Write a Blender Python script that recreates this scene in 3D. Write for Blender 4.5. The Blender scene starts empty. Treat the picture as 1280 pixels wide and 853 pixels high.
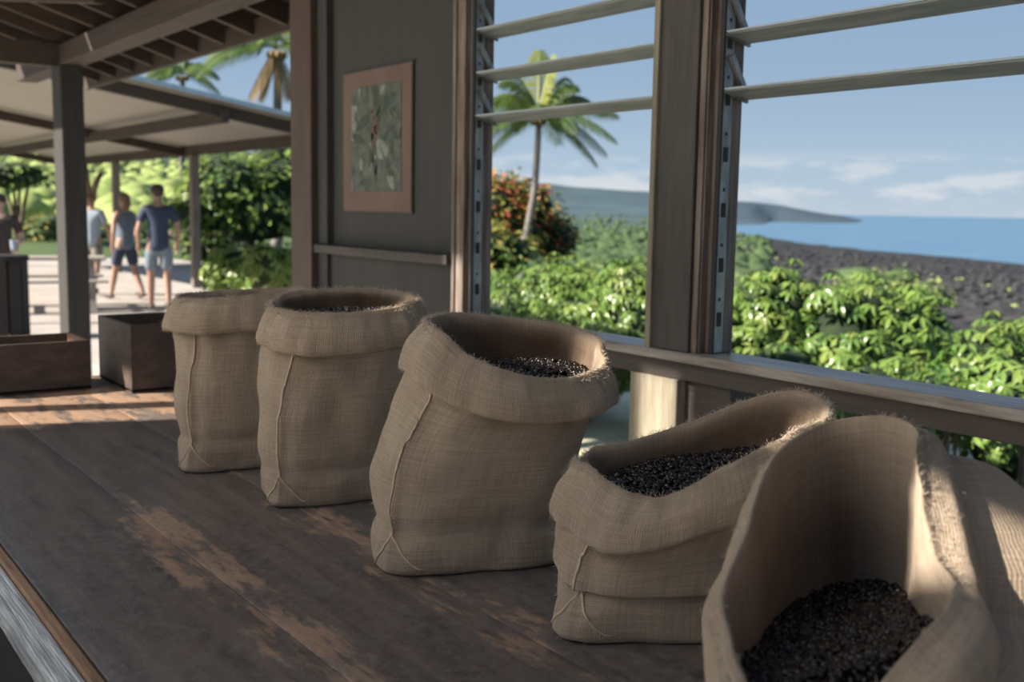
import bpy, bmesh, math, random
from mathutils import Vector, Matrix, noise
R = math.radians
random.seed(7)
C = bpy.context.scene.collection
SC = bpy.context.scene

# ------------------------------------------------------------------ camera
F = 1350.0                      # focal length in pixels of the 1280x853 frame
EYE = Vector((0, 0, 1.55))
ROLL, PITCH, YAW = R(1.0), R(6.988), R(35.803)
_f = Vector((math.sin(YAW)*math.cos(PITCH), math.cos(YAW)*math.cos(PITCH), -math.sin(PITCH)))
_r = Vector((math.cos(YAW), -math.sin(YAW), 0)); _u = _r.cross(_f)
RT = _r*math.cos(ROLL) + _u*math.sin(ROLL)
UP = -_r*math.sin(ROLL) + _u*math.cos(ROLL)
cam = bpy.data.cameras.new('camera'); co = bpy.data.objects.new('camera', cam); C.objects.link(co)
m = Matrix.Identity(4)
for i in range(3):
    m[i][0] = RT[i]; m[i][1] = UP[i]; m[i][2] = -_f[i]; m[i][3] = EYE[i]
co.matrix_world = m
cam.sensor_width = 36; cam.lens = F*36/1280; cam.clip_start = .05; cam.clip_end = 200000
cam.dof.use_dof = True; cam.dof.focus_distance = 1.95; cam.dof.aperture_fstop = 4.5
SC.camera = co
# ------------------------------------------------------------------ exposure
vs = SC.view_settings
vs.view_transform = 'Standard'; vs.look = 'None'; vs.gamma = 1; vs.exposure = 0.9
vs.use_curve_mapping = False
# ------------------------------------------------------------------ sky
w = bpy.data.worlds.new('sky'); SC.world = w; w.use_nodes = True
nt = w.node_tree; nt.nodes.clear(); N = nt.nodes.new; L = nt.links.new
out = N('ShaderNodeOutputWorld'); bg = N('ShaderNodeBackground'); L(bg.outputs[0], out.inputs[0])
tc = N('ShaderNodeTexCoord'); sx = N('ShaderNodeSeparateXYZ'); L(tc.outputs['Generated'], sx.inputs[0])
rp = N('ShaderNodeValToRGB'); e = rp.color_ramp.elements
L(sx.outputs['Z'], rp.inputs[0])
e[0].position = 0; e[0].color = (.42, .50, .58, 1)
e[1].position = 1; e[1].color = (.16, .25, .42, 1)
for p, c in ((.04, (.36, .47, .58, 1)), (.12, (.27, .38, .52, 1)), (.22, (.225, .335, .49, 1)), (.45, (.19, .29, .45, 1))):
    q = rp.color_ramp.elements.new(p); q.color = c
mp = N('ShaderNodeMapping'); mp.inputs['Scale'].default_value = (13, 13, 60); L(tc.outputs['Generated'], mp.inputs[0])
nz = N('ShaderNodeTexNoise'); nz.inputs['Scale'].default_value = 1.0; nz.inputs['Detail'].default_value = 7; nz.inputs['Roughness'].default_value = .6
L(mp.outputs[0], nz.inputs['Vector'])
band = N('ShaderNodeValToRGB'); be = band.color_ramp.elements      # cloud bank low over the horizon
L(sx.outputs['Z'], band.inputs[0])
be[0].position = .0; be[0].color = (.3, .3, .3, 1); be[1].position = .056; be[1].color = (0, 0, 0, 1)
q = be.new(.02); q.color = (.75, .75, .75, 1); q = be.new(.044); q.color = (.5, .5, .5, 1)
ad = N('ShaderNodeMath'); ad.operation = 'MULTIPLY'
mr = N('ShaderNodeMapRange'); mr.inputs[1].default_value = .46; mr.inputs[2].default_value = .58
L(nz.outputs[0], mr.inputs[0]); L(mr.outputs[0], ad.inputs[0]); L(band.outputs[0], ad.inputs[1])
mx = N('ShaderNodeMixRGB'); L(ad.outputs[0], mx.inputs[0]); L(rp.outputs[0], mx.inputs[1]); mx.inputs[2].default_value = (.62, .64, .66, 1)
L(mx.outputs[0], bg.inputs[0]); bg.inputs[1].default_value = .64
# ------------------------------------------------------------------ sun
SUN_EL = R(31); SUN_H = Vector((-.94, .34, 0)).normalized()
sd = SUN_H*math.cos(SUN_EL) + Vector((0, 0, math.sin(SUN_EL)))
sl = bpy.data.lights.new('sun', 'SUN'); sl.energy = 6.8; sl.color = (1, .92, .80); sl.angle = R(.7)
so = bpy.data.objects.new('sun', sl); so.rotation_euler = sd.to_track_quat('Z', 'Y').to_euler(); C.objects.link(so)

# ------------------------------------------------------------------ helpers
def ray(px, py): return _f + RT*((px-640)/F) + UP*((426.5-py)/F)
def onz(px, py, z=.9):
    d = ray(px, py); return EYE + d*((z-EYE.z)/d.z)
def onx(px, py, x=2.3):
    d = ray(px, py); return EYE + d*(x/d.x)
def atd(px, py, D): return EYE + ray(px, py)*D
def proj(p):
    d = Vector(p)-EYE; z = d.dot(_f); return 640+F*d.dot(RT)/z, 426.5-F*d.dot(UP)/z, z
def tag(o, label=None, cat=None, group=None, kind=None):
    if label: o['label'] = label
    if cat: o['category'] = cat
    if group: o['group'] = group
    if kind: o['kind'] = kind
    return o
def empty(name, loc=(0, 0, 0), label=None, cat=None, group=None, rz=0):
    o = bpy.data.objects.new(name, None); C.objects.link(o); o.location = loc; o.rotation_euler.z = rz
    o.empty_display_size = .1
    return tag(o, label, cat, group)
def link(name, me, parent=None, world=True):
    o = bpy.data.objects.new(name, me); C.objects.link(o)
    if parent:
        o.parent = parent
        if world:                                    # mesh given in world coordinates
            mw = Matrix.Translation(parent.location) @ Matrix.Rotation(parent.rotation_euler.z, 4, 'Z')
            if parent.parent:
                mp_ = Matrix.Translation(parent.parent.location) @ Matrix.Rotation(parent.parent.rotation_euler.z, 4, 'Z')
                mw = mp_ @ mw
            o.matrix_parent_inverse = mw.inverted()
    return o
class MB:
    def __init__(s): s.v = []; s.f = []; s.m = []; s.uv = None
    def add(s, vs_, fs, mi=0):
        b = len(s.v); s.v += [tuple(v) for v in vs_]; s.f += [tuple(i+b for i in f) for f in fs]; s.m += [mi]*len(fs); return s
    def box(s, a, b, mi=0):
        x0, y0, z0 = a; x1, y1, z1 = b
        if x0 > x1: x0, x1 = x1, x0
        if y0 > y1: y0, y1 = y1, y0
        if z0 > z1: z0, z1 = z1, z0
        return s.add([(x0,y0,z0),(x1,y0,z0),(x1,y1,z0),(x0,y1,z0),(x0,y0,z1),(x1,y0,z1),(x1,y1,z1),(x0,y1,z1)],
              [(3,2,1,0),(4,5,6,7),(0,1,5,4),(1,2,6,5),(2,3,7,6),(3,0,4,7)], mi)
    def bar(s, p, q, w_, h, up=(0,0,1), mi=0):
        p = Vector(p); q = Vector(q); d = (q-p).normalized(); sd_ = d.cross(Vector(up)).normalized(); u_ = sd_.cross(d)
        vs_ = []
        for c in (p, q):
            for a, b in ((-1,-1),(1,-1),(1,1),(-1,1)): vs_.append(c+sd_*a*w_/2+u_*b*h/2)
        return s.add(vs_, [(3,2,1,0),(4,5,6,7),(0,1,5,4),(1,2,6,5),(2,3,7,6),(3,0,4,7)], mi)
    def tube(s, pts, rs, n=8, mi=0, cap=True):
        pts = [Vector(p) for p in pts]
        if not hasattr(rs, '__len__'): rs = [rs]*len(pts)
        b = len(s.v); vs_ = []; k = len(pts)
        for i, p in enumerate(pts):
            d = (pts[min(i+1, k-1)]-pts[max(i-1, 0)]).normalized()
            a = Vector((0,0,1)) if abs(d.z) < .9 else Vector((1,0,0))
            x = d.cross(a).normalized(); y = x.cross(d)
            for j in range(n):
                t = 2*math.pi*j/n; vs_.append(p+(x*math.cos(t)+y*math.sin(t))*rs[i])
        fs = []
        for i in range(k-1):
            for j in range(n): fs.append((i*n+j, i*n+(j+1)%n, (i+1)*n+(j+1)%n, (i+1)*n+j))
        if cap: fs += [tuple(range(n))[::-1], tuple((k-1)*n+j for j in range(n))]
        return s.add(vs_, fs, mi)
    def blob(s, c, r, seed=0, amp=.2, sub=1, mi=0, fr=1.5):
        vv, ff = ICO[sub]; c = Vector(c)
        out_ = []
        for v in vv:
            k = 1+amp*noise.noise(v*fr+Vector((seed*7.3, seed*3.1, seed)))*2
            out_.append((c.x+v.x*r[0]*k, c.y+v.y*r[1]*k, c.z+v.z*r[2]*k))
        return s.add(out_, ff, mi)
    def build(s, name, mats, parent=None, smooth=False, bevel=0, world=True):
        me = bpy.data.meshes.new(name); me.from_pydata(s.v, [], s.f)
        if not isinstance(mats, (list, tuple)): mats = [mats]
        for m_ in mats: me.materials.append(m_)
        if len(mats) > 1: me.polygons.foreach_set('material_index', s.m)
        if smooth: me.polygons.foreach_set('use_smooth', [True]*len(me.polygons))
        o = link(name, me, parent, world)
        if bevel:
            b = o.modifiers.new('bevel', 'BEVEL'); b.width = bevel; b.segments = 2; b.limit_method = 'ANGLE'
        me.update()
        return o
ICO = {}
for sub in (1, 2, 3):
    bm = bmesh.new(); bmesh.ops.create_icosphere(bm, subdivisions=sub, radius=1)
    bm.verts.ensure_lookup_table()
    ICO[sub] = ([v.co.copy() for v in bm.verts], [tuple(v.index for v in f.verts) for f in bm.faces]); bm.free()
def P(v): return tuple(v)+(1,)
# ------------------------------------------------------------------ materials
def mat(name, col, rough=.7, col2=None, scale=8, stretch=(1,1,1), bump=0, bscale=None, metal=0, spec=.5, lo=.35, hi=.65, detail=5, trans=0, rough2=None, coord='Object', bdist=.01):
    m_ = bpy.data.materials.new(name); m_.use_nodes = True; t = m_.node_tree; b = t.nodes['Principled BSDF']
    b.inputs['Base Color'].default_value = P(col); b.inputs['Roughness'].default_value = rough
    b.inputs['Metallic'].default_value = metal; b.inputs['Specular IOR Level'].default_value = spec
    tc_ = t.nodes.new('ShaderNodeTexCoord'); mp_ = t.nodes.new('ShaderNodeMapping'); mp_.inputs['Scale'].default_value = stretch
    t.links.new(tc_.outputs[coord], mp_.inputs[0])
    n_ = t.nodes.new('ShaderNodeTexNoise'); n_.inputs['Scale'].default_value = scale; n_.inputs['Detail'].default_value = detail
    n_.inputs['Roughness'].default_value = .62
    t.links.new(mp_.outputs[0], n_.inputs['Vector'])
    r_ = t.nodes.new('ShaderNodeMapRange'); r_.inputs[1].default_value = lo; r_.inputs[2].default_value = hi
    t.links.new(n_.outputs[0], r_.inputs[0])
    if col2:
        x_ = t.nodes.new('ShaderNodeMixRGB'); x_.inputs[1].default_value = P(col); x_.inputs[2].default_value = P(col2)
        t.links.new(r_.outputs[0], x_.inputs[0]); t.links.new(x_.outputs[0], b.inputs['Base Color'])
    if rough2 is not None:
        q_ = t.nodes.new('ShaderNodeMapRange'); q_.inputs[3].default_value = rough; q_.inputs[4].default_value = rough2
        t.links.new(r_.outputs[0], q_.inputs[0]); t.links.new(q_.outputs[0], b.inputs['Roughness'])
    if bump:
        n2 = n_
        if bscale:
            n2 = t.nodes.new('ShaderNodeTexNoise'); n2.inputs['Scale'].default_value = bscale; n2.inputs['Detail'].default_value = 4
            t.links.new(mp_.outputs[0], n2.inputs['Vector'])
        bu = t.nodes.new('ShaderNodeBump'); bu.inputs['Strength'].default_value = bump; bu.inputs['Distance'].default_value = bdist
        t.links.new(n2.outputs[0], bu.inputs['Height']); t.links.new(bu.outputs[0], b.inputs['Normal'])
    if trans:
        tr = t.nodes.new('ShaderNodeBsdfTranslucent'); ms = t.nodes.new('ShaderNodeMixShader'); ms.inputs[0].default_value = trans
        if col2: t.links.new(x_.outputs[0], tr.inputs[0])
        else: tr.inputs[0].default_value = P(col)
        t.links.new(b.outputs[0], ms.inputs[1]); t.links.new(tr.outputs[0], ms.inputs[2])
        t.links.new(ms.outputs[0], t.nodes['Material Output'].inputs[0])
    return m_
WY = (8, .7, 8); WZ = (8, 8, .7); WX = (.7, 8, 8)
M = {}
M['darkwall'] = mat('dark green-brown paint', (0.0346, 0.0345, 0.0326), .75, (0.0451, 0.0445, 0.0413), 3, (3, 3, .7), .1, 20)
M['diffuser'] = mat('pale canvas', (.82, .80, .76), .9, (.88, .86, .82), 3, trans=.62)  # lets sun through the added sheet as soft light
M['bounce_boards'] = mat('pale bounce boards', (.62, .58, .50), .85, (.72, .68, .60), 3, WY, .2, 9)  # kept pale so the added wall bounces light
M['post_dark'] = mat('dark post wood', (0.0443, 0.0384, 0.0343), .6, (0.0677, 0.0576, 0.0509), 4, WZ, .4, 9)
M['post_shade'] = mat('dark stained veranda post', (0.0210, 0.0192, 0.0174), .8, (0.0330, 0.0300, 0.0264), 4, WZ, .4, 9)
M['bin'] = mat('black-brown slats', (.016, .013, .012), .8, (.026, .021, .018), 6)
M['post_brown'] = mat('brown post wood', (0.0571, 0.0326, 0.0236), .6, (0.0816, 0.0510, 0.0367), 4, WZ, .4, 9)
M['post_grey'] = mat('weathered pavilion post', (.12, .105, .09), .75, (.22, .19, .165), 3, WZ, .4, 9)
M['casing'] = mat('weathered casing wood', (0.1115, 0.0731, 0.0544), .65, (0.2370, 0.1952, 0.1638), 5, WZ, .5, 12)
M['casing_pale'] = mat('pale weathered board', (0.1860, 0.1550, 0.1054), .75, (0.3100, 0.2790, 0.2108), 4, WZ, .5, 12)
M['rail'] = mat('sill wood', (.20, .16, .125), .38, (.42, .39, .36), 4, WY, .5, 14)
M['rail_dark'] = mat('dark rail wood', (0.0420, 0.0336, 0.0294), .6, (0.0700, 0.0560, 0.0462), 4, WY, .4, 9)
M['beam'] = mat('beam wood', (0.0300, 0.0197, 0.0143), .7, (0.0531, 0.0347, 0.0243), 3, WY, .4, 9)
M['rafter'] = mat('rafter wood', (0.0324, 0.0194, 0.0130), .7, (0.0583, 0.0356, 0.0238), 3, WX, .4, 9)
M['roofboard'] = mat('roof boards', (0.0119, 0.0086, 0.0070), .8, (0.0191, 0.0137, 0.0111), 3, WX, .3, 9)
M['metal'] = mat('aluminium track', (0.2210, 0.2210, 0.2125), .5, (0.3910, 0.3910, 0.3825), 30, (1, 1, .3), .2, 60, metal=.6)
M['hole'] = mat('dark slot', (.03, .03, .03), .8)
M['blade'] = mat('weathered louvre blade', (.20, .225, .215), .5, (.34, .36, .345), 6, WY, .2, 25)
M['blade_edge'] = mat('blade edge', (.34, .42, .46), .35, (.46, .52, .55), 8, WY)
M['concrete'] = mat('grey floor', (.52, .47, .41), .6, (.62, .57, .50), 1.2, (1, 1, 1), .1, 20)
M['patio'] = mat('pinkish paving', (0.374, 0.331, 0.302), .85, (0.475, 0.432, 0.396), 1.5, (1, 1, 1), .2, 20)
M['lawn'] = mat('dry pale lawn', (.46, .43, .27), .95, (.64, .59, .42), 2.5, bump=.4)
M['bounce'] = mat('pale bounce yard', (.72, .68, .60), .9, (.82, .78, .70), 1.5, (1, 1, 1), .2, 20)  # pale so the added ground reflects sun indoors
M['tin'] = mat('tin underside', (0.2750, 0.2475, 0.2035), .55, (0.3520, 0.3190, 0.2695), 2, (.4, 6, 1), .1, 20)
M['tin_top'] = mat('blue grey tin', (.30, .42, .52), .4, (.42, .52, .60), 2, (6, .4, 1), .1, 20, metal=.3)
M['boxwood'] = mat('dark box wood', (.045, .032, .026), .65, (.085, .058, .044), 5, (3, 3, 6), .3, 20)
M['boxedge'] = mat('orange box board', (.30, .155, .09), .6, (.45, .27, .17), 10, (2, 8, 2), .3, 20)
M['bean'] = mat('roasted bean', (.012, .009, .008), .22, (.026, .018, .014), 60)
M['bark'] = mat('palm bark', (.13, .12, .11), .85, (.22, .20, .18), 4, (1, 1, 6), .5, 14)
M['twig'] = mat('shrub wood', (.12, .09, .06), .85, (.2, .15, .1), 5)
M['core_shade'] = mat('dark shade core', (0.0072, 0.0184, 0.0048), .9, (0.0176, 0.0344, 0.0088), 4)  # near-black, painted shade for the gaps between leaves
M['coffee_leaf'] = mat('glossy coffee leaf', (0.0631, 0.1427, 0.0286), .30, (0.2027, 0.3056, 0.0644), 1.4, trans=.22, lo=.35, hi=.62)
M['coffee_leaf_b'] = mat('young coffee leaf', (0.1449, 0.2403, 0.0423), .30, (0.2777, 0.3387, 0.0905), 2, trans=.25)
M['tree_leaf'] = mat('tree leaf', (0.0575, 0.1403, 0.0253), .5, (0.2484, 0.3151, 0.0667), 1.1, trans=.3)
M['hill_leaf'] = mat('hillside leaf', (0.158, 0.209, 0.072), .6, (0.302, 0.317, 0.144), .5, trans=.3)
M['red_leaf'] = mat('red bract', (0.4530, 0.0975, 0.0540), .5, (0.6480, 0.2805, 0.1290), 2, trans=.3)
M['orange_leaf'] = mat('yellow leaf', (0.3885, 0.3240, 0.0540), .5, (0.5400, 0.3780, 0.0870), 2, trans=.3)
M['dark_leaf'] = mat('dark leaf', (0.036, 0.054, 0.022), .6, (0.072, 0.086, 0.036), 2, trans=.2)
M['palm_leaf'] = mat('palm leaf', (0.061, 0.115, 0.025), .42, (0.144, 0.202, 0.043), 1.2, trans=.3)
M['palm_young'] = mat('young palm leaf', (0.202, 0.245, 0.036), .45, (0.288, 0.302, 0.058), 1.2, trans=.35)
M['palm_dry'] = mat('dry palm leaf', (0.216, 0.144, 0.065), .7, (0.302, 0.209, 0.094), 2, trans=.2)
M['scrub'] = mat('pale green scrub', (0.1944, 0.2619, 0.0648), .75, (0.3307, 0.3888, 0.1128), .8)
M['scrub_dark'] = mat('olive scrub', (0.0370, 0.0714, 0.0231), .85, (0.0741, 0.1196, 0.0376), .3)
M['rock'] = mat('lava rock', (0.0201, 0.0194, 0.0210), .9, (0.0454, 0.0449, 0.0469), .6, bump=.5)
M['skin'] = mat('skin', (0.336, 0.200, 0.144), .6, (0.384, 0.232, 0.168), 9)
M['skin_pale'] = mat('paler skin', (0.416, 0.272, 0.208), .6, (0.464, 0.312, 0.240), 9)
M['hair'] = mat('dark hair', (.03, .022, .018), .6, (.06, .045, .035), 30)
M['hair_brown'] = mat('brown hair', (.13, .075, .045), .6, (.19, .115, .07), 30)
M['navy'] = mat('navy cotton', (0.028, 0.040, 0.076), .85, (0.040, 0.054, 0.096), 20)
M['denim'] = mat('blue grey cotton', (0.160, 0.200, 0.240), .85, (0.216, 0.256, 0.296), 20)
M['slate'] = mat('slate blue cotton', (0.096, 0.128, 0.176), .85, (0.136, 0.168, 0.224), 20)
M['ltblue'] = mat('light blue cotton', (0.288, 0.368, 0.464), .85, (0.368, 0.440, 0.528), 20)
M['khaki'] = mat('khaki cotton', (0.160, 0.152, 0.128), .85, (0.216, 0.200, 0.168), 20)
M['darkcloth'] = mat('dark cotton', (0.036, 0.028, 0.028), .85, (0.060, 0.044, 0.042), 20)
M['shoe'] = mat('shoe', (.06, .05, .05), .7, (.1, .08, .07), 20)
M['cup'] = mat('blue grey cup', (.28, .34, .42), .4, (.34, .4, .48), 20)
M['picnic'] = mat('sunbleached picnic table', (0.272, 0.240, 0.216), .8, (0.416, 0.384, 0.352), 3, WX, .3, 12)
M['mat_board'] = mat('dusty pink mat board', (0.1240, 0.0794, 0.0651), .8, (0.1550, 0.1023, 0.0837), 3)
M['print_bg'] = mat('print ground', (.045, .060, .042), .55, (.12, .13, .10), 22)
M['print_leaf'] = mat('print pale leaf', (0.1360, 0.1520, 0.1280), .55, (0.2400, 0.2560, 0.2240), 30)
M['print_dark'] = mat('print dark leaf', (.028, .042, .028), .55, (.06, .075, .05), 30)
M['print_red'] = mat('print russet berries', (.12, .055, .045), .55, (.17, .08, .06), 40)
M['frame'] = mat('thin dark picture frame', (.025, .024, .022), .5, (.04, .038, .034), 9)
M['ground'] = mat('ground soil and grass', (.20, .24, .10), .9, (.32, .34, .16), .7, bump=.3)
M['fiber'] = mat('jute fibre', (.50, .42, .32), .8, (.62, .53, .42), 40, trans=.35)
M['seam'] = mat('jute seam', (.48, .34, .225), .9, (.66, .49, .34), 60, bump=.6, bscale=300, bdist=.002)

def burlap():
    m_ = bpy.data.materials.new('jute burlap'); m_.use_nodes = True; t = m_.node_tree; b = t.nodes['Principled BSDF']
    Nn = t.nodes.new; Ln = t.links.new
    b.inputs['Roughness'].default_value = .92; b.inputs['Specular IOR Level'].default_value = .15
    b.inputs['Sheen Weight'].default_value = .55; b.inputs['Sheen Roughness'].default_value = .4; b.inputs['Sheen Tint'].default_value = (.85, .75, .62, 1)
    uv = Nn('ShaderNodeUVMap'); uv.uv_map = 'UVMap'
    wn = Nn('ShaderNodeTexNoise'); wn.inputs['Scale'].default_value = 26; wn.inputs['Detail'].default_value = 3; Ln(uv.outputs[0], wn.inputs['Vector'])
    dm = Nn('ShaderNodeMixRGB'); dm.blend_type = 'LINEAR_LIGHT'; dm.inputs[0].default_value = .004; Ln(uv.outputs[0], dm.inputs[1]); Ln(wn.outputs['Color'], dm.inputs[2])
    hs = []
    for k, axis in enumerate('XY'):
        wv = Nn('ShaderNodeTexWave'); wv.wave_type = 'BANDS'; wv.bands_direction = axis
        wv.inputs['Scale'].default_value = (112, 98)[k]; wv.inputs['Distortion'].default_value = .9; wv.inputs['Detail'].default_value = 2; wv.inputs['Detail Scale'].default_value = 1.8
        Ln(dm.outputs[0], wv.inputs['Vector']); hs.append(wv)
    mu = Nn('ShaderNodeMath'); mu.operation = 'MAXIMUM'; Ln(hs[0].outputs['Fac'], mu.inputs[0])
    sc_ = Nn('ShaderNodeMath'); sc_.operation = 'MULTIPLY'; sc_.inputs[1].default_value = .8; Ln(hs[1].outputs['Fac'], sc_.inputs[0]); Ln(sc_.outputs[0], mu.inputs[1])
    # thread-to-thread streaks and broad stains
    tc_ = Nn('ShaderNodeMapping'); tc_.inputs['Scale'].default_value = (240, 12, 1); Ln(uv.outputs[0], tc_.inputs[0])
    s1 = Nn('ShaderNodeTexNoise'); s1.inputs['Scale'].default_value = 1; s1.inputs['Detail'].default_value = 3; Ln(tc_.outputs[0], s1.inputs['Vector'])
    tb = Nn('ShaderNodeMapping'); tb.inputs['Scale'].default_value = (10, 220, 1); Ln(uv.outputs[0], tb.inputs[0])
    s2 = Nn('ShaderNodeTexNoise'); s2.inputs['Scale'].default_value = 1; s2.inputs['Detail'].default_value = 3; Ln(tb.outputs[0], s2.inputs['Vector'])
    s3 = Nn('ShaderNodeTexNoise'); s3.inputs['Scale'].default_value = 7; s3.inputs['Detail'].default_value = 4; Ln(uv.outputs[0], s3.inputs['Vector'])
    a1 = Nn('ShaderNodeMath'); a1.operation = 'ADD'; Ln(s1.outputs[0], a1.inputs[0]); Ln(s2.outputs[0], a1.inputs[1])
    a2 = Nn('ShaderNodeMath'); a2.operation = 'ADD'; Ln(a1.outputs[0], a2.inputs[0]); Ln(s3.outputs[0], a2.inputs[1])
    r1 = Nn('ShaderNodeMapRange'); r1.inputs[1].default_value = 1.2; r1.inputs[2].default_value = 1.8; Ln(a2.outputs[0], r1.inputs[0])
    c1 = Nn('ShaderNodeMixRGB'); c1.inputs[1].default_value = (.50, .36, .25, 1); c1.inputs[2].default_value = (.73, .55, .395, 1); Ln(r1.outputs[0], c1.inputs[0])
    c2 = Nn('ShaderNodeMixRGB'); c2.blend_type = 'MULTIPLY'; c2.inputs[0].default_value = .75
    g = Nn('ShaderNodeMapRange'); g.inputs[3].default_value = .55; g.inputs[4].default_value = 1.08; Ln(mu.outputs[0], g.inputs[0])
    shd = Nn('ShaderNodeAttribute'); shd.attribute_name = 'inner_shade'       # shade inside the sack, painted darker into the cloth with depth
    cs = Nn('ShaderNodeMixRGB'); cs.blend_type = 'MULTIPLY'; Ln(shd.outputs['Fac'], cs.inputs[0]); Ln(c1.outputs[0], cs.inputs[1]); cs.inputs[2].default_value = (.27, .215, .18, 1)
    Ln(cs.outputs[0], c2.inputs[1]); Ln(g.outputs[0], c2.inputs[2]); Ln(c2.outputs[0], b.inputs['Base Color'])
    fz = Nn('ShaderNodeTexNoise'); fz.inputs['Scale'].default_value = 420; Ln(uv.outputs[0], fz.inputs['Vector'])
    h = Nn('ShaderNodeMath'); h.operation = 'ADD'; Ln(mu.outputs[0], h.inputs[0]); Ln(fz.outputs[0], h.inputs[1])
    h2 = Nn('ShaderNodeMath'); h2.operation = 'ADD'; Ln(h.outputs[0], h2.inputs[0]); Ln(s1.outputs[0], h2.inputs[1])
    bu = Nn('ShaderNodeBump'); bu.inputs['Strength'].default_value = .9; bu.inputs['Distance'].default_value = .0022
    Ln(h2.outputs[0], bu.inputs['Height']); Ln(bu.outputs[0], b.inputs['Normal'])
    tr = Nn('ShaderNodeBsdfTranslucent'); Ln(c2.outputs[0], tr.inputs[0]); ms = Nn('ShaderNodeMixShader'); ms.inputs[0].default_value = .12
    Ln(b.outputs[0], ms.inputs[1]); Ln(tr.outputs[0], ms.inputs[2]); Ln(ms.outputs[0], t.nodes['Material Output'].inputs[0])
    return m_
M['burlap'] = burlap()

def table_mat():
    m_ = bpy.data.materials.new('worn varnished table wood'); m_.use_nodes = True; t = m_.node_tree; b = t.nodes['Principled BSDF']
    Nn = t.nodes.new; Ln = t.links.new
    tc_ = Nn('ShaderNodeTexCoord'); mp_ = Nn('ShaderNodeMapping'); mp_.inputs['Scale'].default_value = (14, 1.1, 14); Ln(tc_.outputs['Object'], mp_.inputs[0])
    g = Nn('ShaderNodeTexNoise'); g.inputs['Scale'].default_value = 2.2; g.inputs['Detail'].default_value = 7; g.inputs['Roughness'].default_value = .65; Ln(mp_.outputs[0], g.inputs['Vector'])
    c1 = Nn('ShaderNodeMixRGB'); c1.inputs[1].default_value = (.075, .060, .054, 1); c1.inputs[2].default_value = (.17, .130, .108, 1)
    r0 = Nn('ShaderNodeMapRange'); r0.inputs[1].default_value = .35; r0.inputs[2].default_value = .65; Ln(g.outputs[0], r0.inputs[0]); Ln(r0.outputs[0], c1.inputs[0])
    # worn-through varnish: blotches that follow the board edges (attribute 'wear' is high next to a joint and at the sunlit far end)
    at = Nn('ShaderNodeAttribute'); at.attribute_name = 'wear_sunlit'
    mp2 = Nn('ShaderNodeMapping'); mp2.inputs['Scale'].default_value = (3.2, 1, 1); Ln(tc_.outputs['Object'], mp2.inputs[0])
    n2 = Nn('ShaderNodeTexNoise'); n2.inputs['Scale'].default_value = 5; n2.inputs['Detail'].default_value = 9; n2.inputs['Roughness'].default_value = .7; Ln(mp2.outputs[0], n2.inputs['Vector'])
    a_ = Nn('ShaderNodeMath'); a_.operation = 'ADD'; Ln(n2.outputs[0], a_.inputs[0]); Ln(at.outputs['Fac'], a_.inputs[1])
    r1 = Nn('ShaderNodeMapRange'); r1.inputs[1].default_value = .77; r1.inputs[2].default_value = .85; Ln(a_.outputs[0], r1.inputs[0])
    wc = Nn('ShaderNodeMixRGB'); wc.inputs[1].default_value = (.30, .16, .09, 1); wc.inputs[2].default_value = (.52, .34, .23, 1); Ln(g.outputs[0], wc.inputs[0])
    c2 = Nn('ShaderNodeMixRGB'); Ln(r1.outputs[0], c2.inputs[0]); Ln(c1.outputs[0], c2.inputs[1]); Ln(wc.outputs[0], c2.inputs[2])
    # dust film and scratches
    n3 = Nn('ShaderNodeTexNoise'); n3.inputs['Scale'].default_value = 55; n3.inputs['Detail'].default_value = 8; n3.inputs['Roughness'].default_value = .75; Ln(tc_.outputs['Object'], n3.inputs['Vector'])
    r3 = Nn('ShaderNodeMapRange'); r3.inputs[1].default_value = .44; r3.inputs[2].default_value = .64; r3.inputs[4].default_value = .62; Ln(n3.outputs[0], r3.inputs[0])
    c3 = Nn('ShaderNodeMixRGB'); Ln(r3.outputs[0], c3.inputs[0]); Ln(c2.outputs[0], c3.inputs[1]); c3.inputs[2].default_value = (.24, .215, .19, 1)
    Ln(c3.outputs[0], b.inputs['Base Color'])
    rr = Nn('ShaderNodeMapRange'); rr.inputs[1].default_value = .3; rr.inputs[2].default_value = .7; rr.inputs[3].default_value = .27; rr.inputs[4].default_value = .5; Ln(n3.outputs[0], rr.inputs[0])
    Ln(rr.outputs[0], b.inputs['Roughness'])
    ad_ = Nn('ShaderNodeMath'); ad_.operation = 'ADD'; Ln(g.outputs[0], ad_.inputs[0]); Ln(n3.outputs[0], ad_.inputs[1])
    bu = Nn('ShaderNodeBump'); bu.inputs['Strength'].default_value = .35; bu.inputs['Distance'].default_value = .003; bu.inputs['Strength'].default_value = .6; Ln(ad_.outputs[0], bu.inputs['Height']); Ln(bu.outputs[0], b.inputs['Normal'])
    return m_
M['table'] = table_mat()
M['table_orange'] = mat('bare orange board edge', (.26, .145, .075), .6, (.38, .23, .13), 9, (6, .8, 6), .4, 12)
M['table_white'] = mat('sun-bleached nosing', (.40, .39, .38), .45, (.80, .78, .76), 5, (22, .9, 8), .6, 14, lo=.4, hi=.6)

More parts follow.
